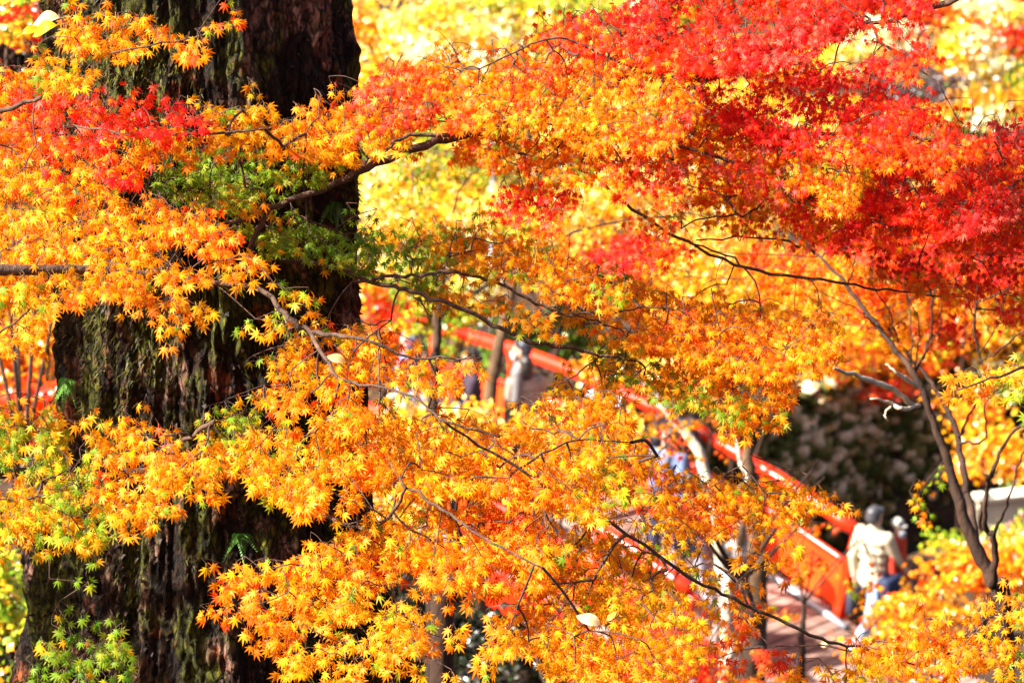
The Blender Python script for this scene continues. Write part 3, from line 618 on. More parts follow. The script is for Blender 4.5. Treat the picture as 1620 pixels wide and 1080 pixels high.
S([(1000, 740), (1100, 750), (1170, 765), (1190, 800), (1110, 815), (1040, 800)], 18.0, 'O', 1.0, size=.05, flow=(.9, .5))
S([(520, 560), (600, 520), (640, 560), (600, 600), (540, 600)], 17.2, 'OO', 1.2, size=.05)
S([(470, 215), (560, 175), (620, 190), (660, 220), (640, 265), (560, 260), (500, 250)], 16.8, 'OY', 1.6, flow=(.3, 1))
t3.bough([(1190, 720, 17.7, 2), (1130, 765, 17.8, 3), (1050, 815, 17.8, 4), (960, 830, 17.8, 3)])
t3.finish()

# red maple in the upper middle and right
t4 = Tree('maple_tree', 'scarlet maple canopy fading to orange across the top of the view', 'maple tree', ground_at(1960, 19.0), BARK_BOUGH)
ext_trunk(t4, 1960, 19.0, .13, P(1850, -150, 19)); tu = lambda py: tuple(P(1870, py, 19.0))
t4.zm = lambda d: 16.75 + (d - 17.6) * .4; t4.dens = 2.1; t4.zoom = .80
t4.bough([(*tu(0), 'w', 46), (1620, -30, 19.0, 18), (1450, 20, 18.8, 10), (1360, 45, 18.5, 7), (1240, 80, 18.5, 8), (1150, 118, 18.3, 10), (1080, 122, 18.2, 8), (980, 100, 18.1, 5), (880, 60, 18, 4), (760, 110, 17.8, 3)])
t4.bough([(*tu(80), 'w', 40), (1640, 230, 19.6, 12), (1500, 225, 19.6, 9), (1400, 215, 19.2, 8), (1230, 215, 18.8, 7), (1180, 260, 18.4, 6), (1060, 230, 18.3, 5), (900, 200, 18, 4), (760, 190, 17.8, 3), (600, 190, 17.6, 2)])
t4.bough([(1240, 80, 18.4, 6), (1150, 85, 18.4, 5), (1080, 90, 18.4, 4), (1000, 130, 18.3, 3)])
t4.bough([(1900, 200, 19, 24), (1640, 300, 19.5, 10), (1450, 330, 19.2, 6), (1300, 300, 19, 4)])
t4.bough([(1230, 215, 18.5, 5), (1200, 330, 18.5, 4), (1120, 345, 18.4, 3)])
S = t4.spray
kw = dict(size=.052)
S([(520, 180), (600, 110), (700, 95), (800, 110), (860, 150), (840, 220), (740, 210), (640, 200), (560, 215)], 17.7, 'OM', 1.9, flow=(-.7, .7), **kw)
S([(780, 100), (860, 50), (960, 40), (1060, 60), (1100, 160), (1060, 240), (940, 240), (840, 200)], 18.0, 'OM', 2.1, flow=(-.6, .8), **kw)
S([(640, 190), (840, 205), (960, 240), (1080, 260), (1060, 330), (940, 300), (860, 290), (700, 250), (600, 240)], 17.8, 'OM', 1.6, flow=(-.6, .8), **kw)
S([(760, 290), (860, 280), (920, 330), (860, 370), (790, 350)], 17.7, 'MR', 1.1, flow=(-.5, .9), **kw)
S([(990, 340), (1080, 330), (1090, 400), (1020, 430), (1000, 390)], 17.9, 'M', .5, flow=(-.5, .9), **kw)
S([(860, 60), (960, 20), (1100, -30), (1300, -30), (1360, 40), (1280, 90), (1160, 120), (1040, 110), (940, 90)], 18.4, 'R', 2.1, flow=(-.6, .7), **kw)
S([(1280, -30), (1560, -30), (1530, 15), (1440, 40), (1360, 50), (1300, 40)], 18.6, 'MR', 1.3, flow=(-.5, .7), **kw)
S([(1080, 110), (1220, 90), (1300, 110), (1400, 140), (1500, 190), (1560, 230), (1500, 300), (1380, 260), (1250, 240), (1120, 200)], 18.4, 'MR', 1.6, flow=(-.3, .9), **kw)
S([(1370, 90), (1430, 60), (1500, 90), (1520, 110), (1440, 130), (1400, 130)], 18.0, 'R', 1.2, flow=(.9, .4), **kw)
S([(1040, 180), (1160, 190), (1280, 240), (1380, 280), (1340, 340), (1240, 330), (1140, 300), (1050, 260)], 18.3, 'OM', 2.0, flow=(-.3, .9), **kw)
S([(1360, 240), (1500, 250), (1640, 180), (1640, 330), (1500, 380), (1360, 340)], 18.7, 'R', 2.2, flow=(-.2, 1), **kw)
S([(1230, 290), (1360, 300), (1480, 360), (1440, 400), (1320, 380), (1240, 350)], 18.6, 'MR', 1.4, flow=(-.2, 1), **kw)
S([(1340, 220), (1480, 230), (1640, 200), (1640, 420), (1500, 400), (1380, 330)], 19.2, 'MR', 1.0, flow=(-.2, 1), **kw)
S([(1040, 230), (1250, 260), (1380, 340), (1300, 400), (1150, 370), (1040, 310)], 19.0, 'OM', 1.2, flow=(-.3, .9), **kw)
S([(1300, 330), (1440, 370), (1560, 380), (1640, 340), (1640, 520), (1560, 500), (1480, 470), (1380, 440), (1300, 390)], 19.6, 'MR', .55, flow=(-.3, .9), **kw)
t4.fullshape = False; t4.finish()

# the slender dark-stemmed maple on the right
t5 = Tree('maple_tree', 'slender maple with several dark stems forking up on the right', 'maple tree', ground_at(1600, 21.5, 1000), BARK_DARK)
b5 = t5.base; t5.rk = .68
t5.bough([(b5[0], b5[1], b5[2] - .2, 'w', 75), (1590, 1010, 21.5, 55), (1570, 920, 21.5, 50), (1535, 850, 21.5, 44), (1510, 760, 21.5, 32), (1480, 680, 21.5, 26), (1445, 590, 21.5, 22), (1390, 520, 21.6, 16), (1340, 450, 21.7, 13), (1290, 400, 21.8, 11), (1260, 370, 21.8, 7)], 'trunk', n=10)
t5.bough([(1545, 870, 21.5, 30), (1530, 790, 21.7, 26), (1515, 700, 21.8, 22), (1495, 640, 21.9, 18), (1460, 590, 22, 14), (1420, 540, 22.2, 12), (1380, 480, 22.4, 14), (1350, 430, 22.5, 12)], 'stem')
t5.bough([(1570, 930, 21.4, 30), (1573, 850, 21.3, 22), (1560, 835, 21.3, 18), (1565, 760, 21.2, 14), (1590, 700, 21.2, 11), (1625, 660, 21.2, 9)], 'stem')
t5.bough([(1572, 850, 21.3, 14), (1590, 800, 21.1, 9), (1612, 730, 21.1, 7), (1640, 680, 21.1, 5)], 'stem')
t5.bough([(1515, 690, 21.8, 10), (1535, 650, 21.7, 8), (1560, 610, 21.6, 7), (1548, 560, 21.6, 9), (1540, 500, 21.6, 9), (1550, 420, 21.6, 9), (1530, 370, 21.6, 8), (1500, 330, 21.6, 6), (1470, 295, 21.6, 4)], 'stem')
t5.bough([(1550, 572, 21.6, 7), (1590, 545, 21.5, 6), (1640, 510, 21.4, 5)]); t5.bough([(1552, 415, 21.6, 5), (1590, 370, 21.5, 4), (1630, 350, 21.4, 3)])
t5.bough([(1448, 590, 21.5, 9), (1470, 540, 21.6, 8), (1475, 470, 21.6, 7), (1500, 400, 21.7, 5), (1520, 360, 21.8, 3)]); t5.bough([(1390, 520, 21.6, 5), (1330, 510, 21.8, 3), (1290, 490, 21.9, 2)])
t5.bough([(1440, 585, 21.6, 6), (1440, 500, 21.8, 4), (1430, 440, 22, 3)])
t5.bough([(1515, 700, 21.8, 10), (1560, 690, 21.6, 7), (1560, 640, 21.5, 5), (1600, 600, 21.4, 3)])
for a_, b_, c_ in (((1448, 590), (1450, 500), (1400, 400)), ((1448, 590), (1490, 500), (1480, 400)), ((1475, 470), (1440, 420), (1440, 330)), ((1500, 400), (1460, 350), (1470, 290)), ((1548, 560), (1590, 480), (1600, 400)),
                   ((1390, 520), (1340, 480), (1270, 450)), ((1540, 500), (1510, 440), (1500, 370)), ((1550, 420), (1580, 350), (1585, 290)), ((1340, 450), (1350, 390), (1330, 330)), ((1420, 540), (1380, 440), (1390, 360)), ((1545, 480), (1590, 460), (1630, 400)), ((1290, 400), (1250, 370), (1190, 360))):
    t5.bough([(*a_, 21.6, 6), ((a_[0] + b_[0]) / 2 + 5, (a_[1] + b_[1]) / 2, 21.5, 5), (*b_, 21.4, 4), (*c_, 21.3, 2)], n=5)
t5.dens = 2.2; t5.zoom = .9; S = t5.spray; kw = dict(size=.056)
S([(1250, 330), (1380, 320), (1500, 360), (1640, 330), (1640, 450), (1520, 440), (1400, 420), (1300, 400)], 21.8, 'MR', 1.9, flow=(-.3, .9), **kw)
S([(1300, 400), (1420, 410), (1540, 430), (1640, 430), (1640, 540), (1540, 510), (1460, 500), (1380, 480), (1310, 440)], 22.0, 'M', 1.6, flow=(-.3, .9), **kw)
S([(1180, 400), (1300, 400), (1400, 470), (1420, 530), (1300, 510), (1200, 480)], 22.2, 'OO', 1.2, flow=(-.3, .9), **kw)
S([(1380, 480), (1500, 490), (1560, 540), (1480, 580), (1400, 560)], 22.2, 'M', 1.0, **kw)
S([(920, 400), (980, 375), (1060, 370), (1070, 410), (990, 440), (930, 450)], 21.6, 'R', 2.0, flow=(-.8, .5), **kw)
S([(1440, 740), (1490, 740), (1480, 830), (1440, 860), (1425, 800)], 21.8, 'OG', .22, **kw)
t5.bough([(1300, 405, 21.8, 4), (1160, 400, 21.7, 3), (1040, 395, 21.6, 2.5), (960, 410, 21.6, 2)])
t5.bough([(1500, 720, 21.6, 5), (1460, 770, 21.7, 3), (1445, 820, 21.8, 2)])
t5.fullshape = False; t5.finish()
# its bare side branches: pale bark with the sun's whiteness put into the colour
m = MB(); r9 = empty('dead_branch', P(1448, 590, 21.4)); tag(r9, 'bleached pale bare branch reaching left from the slender dark stems', 'branch')
for pts in ([(1446, 640, 21.3, 12), (1410, 615, 21.0, 13), (1370, 600, 20.8, 12), (1318, 582, 20.6, 6)], [(1450, 610, 21.3, 12), (1435, 600, 21.1, 11), (1420, 590, 21.0, 6), (1400, 575, 21, 3)],
            [(1455, 640, 21.4, 9), (1430, 647, 21.0, 10), (1410, 638, 21, 8), (1378, 630, 20.9, 4)], [(1412, 638, 21, 5), (1400, 655, 21, 4), (1405, 665, 21, 2)]):
    pa = smooth_path(np.array([P(*p[:3]) for p in pts]), 5) ; m.tube(pa + rng.normal(0, .003, pa.shape), np.interp(np.linspace(0, 1, len(pa)), np.linspace(0, 1, len(pts)), [p[3] / 1000 for p in pts]), 8)
m.build('bare_wood', BARK_PALE, r9)

# near sprigs at the right edge
t6 = Tree('maple_tree', 'yellow green maple sprigs entering at the right edge beside the dark stems', 'maple tree', ground_at(1880, 17.0), BARK_DARK)
ext_trunk(t6, 1880, 17, .06, P(1860, 420, 17)); 
t6.bough([(*P(1865, 560, 17.0), 'w', 18), (1700, 560, 16.9, 10), (1600, 590, 16.8, 5), (1510, 620, 16.8, 3)])
t6.bough([(*P(1868, 640, 17.0), 'w', 14), (1700, 660, 16.9, 8), (1610, 640, 16.8, 4)])
t6.spray([(1480, 625), (1500, 585), (1570, 575), (1640, 550), (1640, 620), (1590, 630), (1540, 640), (1500, 640)], 16.9, 'OY', 1.6, flow=(-.9, .4))
t6.spray([(1580, 600), (1640, 590), (1640, 700), (1600, 690), (1575, 650)], 16.7, 'LIME', 1.2, flow=(-.8, .7))
t6.finish()

# a yellow and lime maple half way down, filling the gaps between the near boughs
t8 = Tree('maple_tree', 'soft yellow and lime maple filling the gaps behind the thick bough in the centre', 'maple tree', ground_at(684, 25.5, 900), BARK_DARK)
b8 = t8.base
t8.bough([(b8[0], b8[1], b8[2] - .2, 'w', 60), (684, 800, 25.5, 36), (686, 600, 25.5, 24), (697, 480, 25.5, 17), (690, 380, 25.5, 10), (640, 320, 25.5, 5)], 'trunk')
t8.bough([(696, 500, 25.5, 11), (820, 420, 25.3, 9), (930, 360, 25.2, 6), (1080, 340, 25.1, 4)]); t8.bough([(820, 420, 25.3, 7), (960, 430, 25.2, 6), (1120, 440, 25, 4), (1260, 450, 25, 3)]); t8.bough([(700, 380, 25.5, 6), (740, 280, 25.6, 4), (820, 260, 25.6, 3)])
S = t8.spray; kw = dict(size=.058, thick=.2)
S([(575, 250), (660, 240), (780, 250), (790, 330), (700, 370), (590, 390)], 25.5, 'MY', 1.0, flow=(-.5, .9), **kw)
S([(760, 300), (900, 310), (1010, 330), (1000, 420), (880, 420), (770, 390)], 25.2, 'YB', 1.0, flow=(.5, .9), **kw)
S([(990, 300), (1100, 310), (1220, 360), (1330, 420), (1340, 520), (1200, 500), (1060, 440), (990, 400)], 25.0, 'YOB', 1.2, flow=(.6, .8), **kw)
S([(600, 400), (700, 400), (760, 450), (740, 520), (640, 530), (590, 470)], 25.6, 'LIME', .7, flow=(.2, .9), **kw)
S([(1240, 440), (1400, 460), (1420, 560), (1330, 600), (1240, 560)], 25.0, 'OB', 1.0, flow=(.4, .9), **kw)
t8.fullshape = False; t8.finish()

# a softer orange maple lower down the slope, in front of the bridge
t7 = Tree('maple_tree', 'deep orange maple below the bridge railing with a pale dappled stem', 'maple tree', ground_at(1130, 30, 1000), BARK_PALE)
b7 = t7.base
t7.bough([(b7[0], b7[1], b7[2] - .2, 'w', 46), (1150, 1000, 30, 42), (1140, 900, 30, 40), (1126, 800, 30, 38), (1108, 720, 30, 34), (1070, 665, 30, 32), (1030, 620, 30, 26), (1000, 590, 30, 20), (985, 578, 30, 14)], 'trunk', n=10)
t7.bough([(1020, 610, 30, 14), (985, 595, 30, 14), (955, 610, 30, 10), (940, 640, 30, 6)]); t7.bough([(1170, 730, 31, 14), (1168, 690, 31, 16), (1160, 660, 31, 12)])
t7.bough([(1140, 860, 30, 18), (1155, 900, 30, 20), (1165, 950, 30, 16), (1160, 1010, 30, 22), (1150, 1060, 30, 24)], bark=BARK_PALE)
t7.bough([(1126, 800, 30, 14), (1180, 760, 30.6, 12), (1170, 730, 31, 12)])
S = t7.spray; kw = dict(size=.06, thick=.15)
S([(880, 680), (980, 660), (1040, 740), (1060, 800), (960, 790), (900, 750)], 27, 'OO', 1.7, flow=(.7, .8), **kw)
S([(1000, 640), (1120, 620), (1200, 680), (1160, 740), (1080, 740)], 29, 'OO', .55, flow=(.7, .8), **kw)
S([(960, 900), (1060, 960), (1140, 990), (1160, 1095), (1000, 1095)], 25, 'MR', 1.6, flow=(.4, 1), **kw)
S([(1150, 940), (1240, 960), (1290, 1000), (1260, 1095), (1140, 1095)], 24, 'OO', .6, flow=(.4, 1), **kw)
S([(1230, 800), (1330, 830), (1350, 900), (1270, 930), (1220, 870)], 27, 'M', .6, flow=(.6, .9), **kw)
S([(1300, 860), (1400, 900), (1380, 960), (1290, 930)], 27, 'OO', .3, flow=(.6, .9), **kw)
t7.fullshape = False; t7.finish()

# ---------------------------------------------------------------- trees farther off, out of focus
NT = [0]
def far_tree(label, base_px, base_d, blobs, r0=45, bark=BARK_DARK, name='maple_tree', cat='maple tree', size=.075, group='blurred trees beyond and beside the bridge'):
    t = Tree(name, label, cat, ground_at(base_px, base_d), bark, near=False, group=group)
    for b in blobs: t.blob(*b[:6], cov=b[6] if len(b) > 6 else 1.8, size=size)
    t.limbs(r0); t.finish(0); NT[0] += t.n; return t
far_tree('small orange red maple with forked brown stems left of the giant trunk', 22, 29, [(20, 20, 29, 60, 28, 'ROB'), (80, 55, 29, 45, 25, 'ROB'), (10, 55, 28.5, 30, 22, 'OG'), (60, 5, 28, 60, 20, 'LIME', .9), (-60, 60, 29, 60, 60, 'ROB')], 34, BARK_BOUGH, size=.055)
far_tree('golden maple glowing through the gap at the left edge below the red leaves', 30, 36, [(20, 390, 36, 90, 60, 'YB'), (60, 470, 36, 70, 50, 'YB'), (-60, 460, 36, 80, 70, 'YOB')], 50)
far_tree('orange maple behind the left edge beside the mossy trunk side', 70, 34, [(60, 560, 34, 60, 50, 'OB'), (-20, 560, 34, 70, 60, 'OB'), (80, 530, 33, 45, 40, 'YOB')], 50)
far_tree('fiery red orange maple low at the left edge above the greenish leaves', -10, 32, [(20, 640, 32, 80, 40, 'ROB'), (80, 625, 32, 45, 30, 'ROB'), (60, 180, 40, 90, 60, 'OB'), (20, 290, 40, 90, 60, 'YOB')], 50)
far_tree('bright green bush with yellow leaves in the bottom left corner', 5, 30, [(0, 920, 30, 55, 40, 'LIME'), (10, 990, 30, 50, 40, 'LIME'), (-50, 960, 30.4, 60, 60, 'G'), (40, 960, 30.5, 30, 34, 'G', 1)], 30, name='bush', cat='bush', size=.06)
far_tree('low yellow and green bush touching the bottom edge at far left', 20, 25, [(20, 1060, 25, 40, 16, 'OG', .6), (-40, 1060, 25, 50, 30, 'G')], 16, name='bush', cat='bush', size=.055)
far_tree('dark shaded thicket behind the small red maple in the top left corner', 40, 40, [(40, 30, 38, 90, 60, 'DARK', 2.4), (40, 110, 38, 90, 40, 'DARK', 2), (-60, 60, 38, 70, 70, 'DARK', 2)], 30, name='bush', cat='bush')  # this thicket and the next are added, dark gaps painted as near-black leaves
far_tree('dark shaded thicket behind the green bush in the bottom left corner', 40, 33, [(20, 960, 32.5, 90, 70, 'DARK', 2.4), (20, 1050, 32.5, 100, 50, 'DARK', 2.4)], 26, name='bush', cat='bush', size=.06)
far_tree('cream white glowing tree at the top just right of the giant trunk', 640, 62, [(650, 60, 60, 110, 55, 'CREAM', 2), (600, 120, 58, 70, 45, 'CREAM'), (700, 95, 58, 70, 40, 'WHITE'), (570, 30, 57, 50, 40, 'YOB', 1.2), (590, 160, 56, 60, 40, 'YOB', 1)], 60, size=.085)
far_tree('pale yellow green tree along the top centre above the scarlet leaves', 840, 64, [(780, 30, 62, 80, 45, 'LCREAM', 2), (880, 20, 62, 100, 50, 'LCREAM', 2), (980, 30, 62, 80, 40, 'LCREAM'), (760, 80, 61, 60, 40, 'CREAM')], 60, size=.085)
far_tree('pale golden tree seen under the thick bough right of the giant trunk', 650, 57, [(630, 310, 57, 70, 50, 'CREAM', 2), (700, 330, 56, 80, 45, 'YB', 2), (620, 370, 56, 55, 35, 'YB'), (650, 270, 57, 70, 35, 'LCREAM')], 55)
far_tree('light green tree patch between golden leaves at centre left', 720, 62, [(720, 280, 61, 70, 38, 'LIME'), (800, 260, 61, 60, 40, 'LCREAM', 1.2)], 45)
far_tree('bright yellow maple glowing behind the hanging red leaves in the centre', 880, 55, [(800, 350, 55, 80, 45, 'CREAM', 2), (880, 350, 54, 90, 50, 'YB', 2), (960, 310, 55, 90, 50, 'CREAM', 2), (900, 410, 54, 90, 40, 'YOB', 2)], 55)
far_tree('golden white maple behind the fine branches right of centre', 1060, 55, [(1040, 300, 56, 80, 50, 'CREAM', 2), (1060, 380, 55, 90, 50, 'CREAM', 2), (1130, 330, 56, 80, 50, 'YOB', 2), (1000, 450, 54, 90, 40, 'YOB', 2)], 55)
far_tree('large amber maple behind the slender stems above the bridge railing', 1180, 53, [(1160, 420, 53, 100, 60, 'YB', 2), (1240, 480, 53, 110, 55, 'YOB', 2), (1120, 500, 52, 90, 50, 'YOB', 2), (1200, 560, 51, 110, 38, 'YOB', 2), (1080, 590, 50.5, 70, 35, 'YOB', 1.6)], 60)
far_tree('orange maple beyond the stone wall behind the dark forked stems', 1400, 60, [(1340, 470, 59, 100, 60, 'YOB', 2), (1430, 540, 59, 110, 50, 'OB', 2), (1350, 560, 58, 90, 35, 'OB', 2), (1400, 615, 58.5, 60, 18, 'ROB', 1.5)], 60)
far_tree('orange and yellow tree at the right edge behind the stems', 1560, 61, [(1540, 520, 60, 110, 50, 'YOB', 2), (1600, 440, 61, 90, 60, 'OB', 2), (1520, 420, 61, 90, 50, 'ROB', 2), (1590, 600, 59, 60, 30, 'LCREAM', 1.4)], 60)
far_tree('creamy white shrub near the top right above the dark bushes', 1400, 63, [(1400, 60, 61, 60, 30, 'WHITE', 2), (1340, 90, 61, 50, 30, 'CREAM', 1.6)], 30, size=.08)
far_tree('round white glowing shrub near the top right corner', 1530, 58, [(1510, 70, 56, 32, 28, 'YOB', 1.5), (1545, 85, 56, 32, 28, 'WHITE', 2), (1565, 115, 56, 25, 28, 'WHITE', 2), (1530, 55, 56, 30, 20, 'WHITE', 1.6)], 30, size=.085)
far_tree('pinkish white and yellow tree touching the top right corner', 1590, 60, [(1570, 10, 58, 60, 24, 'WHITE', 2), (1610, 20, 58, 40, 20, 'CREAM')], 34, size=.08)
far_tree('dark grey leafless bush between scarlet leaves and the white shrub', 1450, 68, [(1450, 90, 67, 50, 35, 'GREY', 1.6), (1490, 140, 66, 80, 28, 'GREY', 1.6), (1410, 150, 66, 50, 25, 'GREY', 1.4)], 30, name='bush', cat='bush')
far_tree('orange and green tree along the right edge near the top', 1600, 68, [(1600, 60, 66, 60, 40, 'ROB', 1.6), (1610, 110, 66, 50, 40, 'LIME', 1.4), (1580, 160, 65, 70, 35, 'OG', 1.6), (1510, 185, 64, 60, 25, 'OG', 1.6)], 50)
far_tree('olive green tree under the dark bushes at upper right', 1550, 62, [(1560, 200, 62, 70, 30, 'LIME', 1.6), (1560, 185, 60, 22, 28, 'WHITE', 1.2), (1590, 205, 60, 20, 22, 'WHITE', 1.2)], 40)
far_tree('lime green tree before the left end of the bridge, above the crowd', 690, 50, [(660, 460, 50, 70, 34, 'LIME'), (730, 490, 50, 50, 26, 'LIME'), (690, 525, 50, 62, 18, 'LIME', 1.3), (640, 430, 50, 60, 30, 'LCREAM', 1.4), (740, 450, 50, 60, 30, 'LCREAM', 1.4)], 50)
far_tree('vivid orange tree beside the trunk edge left of the bridge', 600, 49, [(605, 490, 49, 45, 30, 'ROB'), (612, 530, 49, 38, 26, 'OB'), (590, 440, 49, 40, 30, 'YOB')], 45)
far_tree('dark green hedge behind the far red railing', 870, 57.5, [(830, 525, 57, 60, 30, 'GD'), (900, 530, 57, 60, 35, 'GD'), (960, 545, 57, 50, 30, 'GD', 1.2), (720, 570, 57.5, 100, 20, 'GD')], 30, name='bush', cat='bush')
far_tree('cream yellow maple top in front of the left half of the bridge', 690, 43, [(650, 660, 43, 70, 26, 'CREAM'), (730, 665, 43, 60, 26, 'CREAM'), (690, 690, 43, 80, 22, 'YB')], 40, size=.065)
far_tree('sparkling yellow maple top in front of the bridge near its middle', 880, 43, [(910, 668, 43, 70, 24, 'CREAM'), (850, 672, 43, 40, 20, 'YB'), (960, 670, 42, 60, 30, 'YOB'), (950, 585, 44, 40, 26, 'YB')], 40, size=.065)
far_tree('amber maple top in front of the deck right of the pale stem', 1020, 40, [(980, 690, 40, 50, 22, 'YOB', 1.2), (1080, 600, 41, 70, 30, 'YOB', 1.5), (1130, 640, 41, 50, 26, 'YB', 1.3)], 40, size=.065)
far_tree('pale yellow glowing maple just right of the giant trunk, low down', 640, 31, [(600, 740, 31, 50, 40, 'YB'), (640, 790, 31, 70, 40, 'CREAM'), (610, 850, 30, 40, 40, 'CREAM'), (590, 900, 29, 26, 32, 'YB')], 40, size=.06)
far_tree('fine yellow maple clump behind the golden leaves at bottom centre', 950, 27, [(960, 1060, 27, 60, 26, 'YB', 1.4), (820, 760, 29, 80, 30, 'YB')], 26, size=.055)
far_tree('dark shaded undergrowth behind the golden leaves at bottom centre', 720, 31, [(650, 960, 29.5, 70, 60, 'DARK', 2.4), (740, 1000, 29.5, 90, 50, 'DARK', 2.4), (830, 1010, 29.5, 80, 50, 'DARK', 2.2), (700, 900, 30, 60, 40, 'DARK', 1.6), (720, 1060, 29, 120, 30, 'DARK', 2.4)], 26, name='bush', cat='bush', size=.06)  # added as a dark backdrop, the slope's shade put into its leaf colour
far_tree('orange maple sprawling under the person in the cream jacket', 1480, 43, [(1470, 965, 42, 64, 34, 'YOB', 2), (1530, 905, 43, 76, 30, 'OB', 2), (1590, 900, 43, 60, 40, 'OB', 2), (1410, 1020, 41, 50, 24, 'OB', 1.6), (1402, 975, 41.5, 34, 22, 'OB', 1.6), (1640, 880, 43, 60, 50, 'YOB')], 36, size=.06)
far_tree('scattered orange leaves of a low maple beside the deck at bottom right', 1350, 36, [(1340, 1030, 36, 60, 30, 'OB', .25), (1450, 1050, 36, 90, 30, 'OB', 1.3)], 24, size=.055)
far_tree('orange yellow maple right of the dark stems above the pale wall', 1580, 51.5, [(1530, 650, 51.5, 50, 25, 'OB'), (1560, 700, 51, 60, 32, 'YOB'), (1610, 720, 51, 60, 35, 'YOB'), (1520, 740, 50.5, 40, 16, 'OB', 1.2)], 40, size=.065)
far_tree('green shrub with pink and white flowers below the pale wall', 1540, 50.5, [(1500, 862, 50.2, 46, 16, 'LIME'), (1570, 856, 50.3, 50, 20, 'FLOW'), (1630, 848, 50.2, 50, 24, 'FLOW')], 16, name='bush', cat='bush', size=.06)
far_tree('pale green flowering shrub above the pale wall at the right edge', 1600, 53.5, [(1590, 745, 53.5, 50, 18, 'FLOW'), (1640, 735, 53.5, 40, 22, 'LCREAM')], 16, name='bush', cat='bush', size=.06)
# hillside trees that close the view behind all of these
kinds = [('YB', 'yellow'), ('OB', 'orange'), ('LIME', 'green'), ('CREAM', 'cream'), ('YOB', 'amber'), ('ROB', 'rust red')]
row_words = ['in the back row at the top', 'in the second row', 'half way down the hillside', 'low on the hillside', 'at the foot of the hillside']
col_words = ['just right of the giant trunk', 'left of centre', 'at the centre', 'right of centre', 'near the right edge']
lay = [[3, 0, 2, 5, 1], [1, 3, 4, 1, 0], [0, 4, 0, 4, 5], [2, 0, 4, 0, 1], [2, 2, 0, 4, 1]]
for r_ in range(5):
    for c_ in range(5):
        k_ = kinds[lay[r_][c_]]; px = 640 + c_ * 235 + rng.uniform(-25, 25); py = -10 + r_ * 118; d = 70 - r_ * 1.6
        far_tree(f'blurred {k_[1]} tree {row_words[r_]} {col_words[c_]}', px, d + .5, [(px - 55, py, d, 95, 62, k_[0], 1.5), (px + 65, py + 20, d + .6, 90, 60, k_[0], 1.5)], 50, group='background hillside trees')

# slim trunks by the bridge
def stem(label, pts, bark, cat='tree', name='slim_tree'):
    p0 = P(*pts[0][:3]); b = np.array((p0[0], p0[1], gz(p0[0], p0[1]))); r = empty(name, b); tag(r, label, cat, 'slim trunks near the bridge')
    W_ = np.array([[b[0], b[1], b[2] - .2]] + [P(*p[:3]) for p in pts]); rr = [pts[0][3] / 1000 * 1.1] + [p[3] / 1000 for p in pts]
    pa = smooth_path(W_, 6); m = MB(); m.tube(pa + (rng.random(pa.shape) - .5) * .02, np.interp(np.linspace(0, 1, len(pa)), np.linspace(0, 1, len(rr)), rr), 9); m.build('trunk', bark, r)
    e = pa[-1]; m = MB()
    for k in range(5):
        q = e + np.array((random.uniform(-.5, .5), random.uniform(-.4, .4), random.uniform(.3, .8))); m.tube(smooth_path([e - (e - pa[-3]) * .2, (e + q) / 2 + rng.normal(0, .04, 3), q], 4), np.linspace(rr[-1] * .6, .004, 9), 5)
    m.build('branch', bark, r); return r
MIDB = ramp_mat('brown_bark', [(.3, (.045, .022, .01)), (.6, (.10, .055, .025)), (.8, (.17, .10, .055))], 10, 5, .85, .4)
stem('leaning brown trunk crossing the red panel left of the masked person', [(758, 740, 47, 75), (771, 650, 47, 70), (787, 560, 47, 62), (800, 500, 47, 50), (820, 420, 47, 36)], MIDB)
stem('thin brown trunk left of the dark clothed person on the bridge', [(680, 700, 46, 70), (686, 620, 46, 60), (690, 540, 46, 45), (697, 450, 46, 35)], MIDB)
stem('second thin brown trunk behind the lime leaves near the bridge', [(718, 600, 56, 80), (722, 520, 56, 75), (715, 440, 56, 60)], MIDB)
stem('dark brown upright trunk in front of the deck at lower right', [(1200, 960, 33, 60), (1196, 880, 33, 55), (1190, 790, 33, 50), (1184, 720, 33, 38), (1188, 660, 33, 24)], MIDB)
stem('thick dark trunk rising from the bottom edge under the pale coat', [(1190, 1090, 27, 80), (1188, 1020, 27, 75), (1180, 960, 27, 60), (1170, 915, 27, 34)], BARK_DARK)
stem('thin dark post-like stem at the bottom near the deck planks', [(1268, 1070, 32, 24), (1268, 1000, 32, 22), (1272, 950, 32, 12)], BARK_DARK)
stem('dark crooked stem rising through the golden leaves at bottom centre', [(700, 1000, 24, 60), (712, 930, 24, 50), (716, 870, 24, 36), (722, 830, 24, 24)], BARK_DARK)

# ---------------------------------------------------------------- the stone wall across the river
w0 = RO + RC * .92 + RL * (-3); wall = empty('retaining_wall', (w0[0], w0[1], -3.0)); tag(wall, 'shaded rubble stone embankment wall with moss, right of the red railing', 'wall')
WL = 15.; m = MB(); Mw = rot_cols([*RL, 0], [*RC, 0], [0, 0, 1]); cen = RO + RC * 1.42 + RL * 4.5
m.box((cen[0], cen[1], -1.72), (WL, .5, 2.66), Mw); m.build('backing', MORTAR, wall, smooth=False)
def stone_mesh(seed):
    r_ = np.random.default_rng(seed); bm = bmesh.new(); bmesh.ops.create_cube(bm, size=1); bmesh.ops.subdivide_edges(bm, edges=bm.edges[:], cuts=1, use_grid_fill=True)
    for v in bm.verts:
        c = Vector(v.co); n = c.normalized() * .56; v.co = c.lerp(n, .6) + Vector(r_.normal(0, .045, 3))
    V = np.array([v.co[:] for v in bm.verts]); Fq = [[v.index for v in f.verts] for f in bm.faces]; bm.free(); return V, Fq
SM = [stone_mesh(i) for i in range(6)]; SMm = [mesh_from('stone', v, f, STONE) for v, f in SM]
stones = []; row = 0; z = -2.95
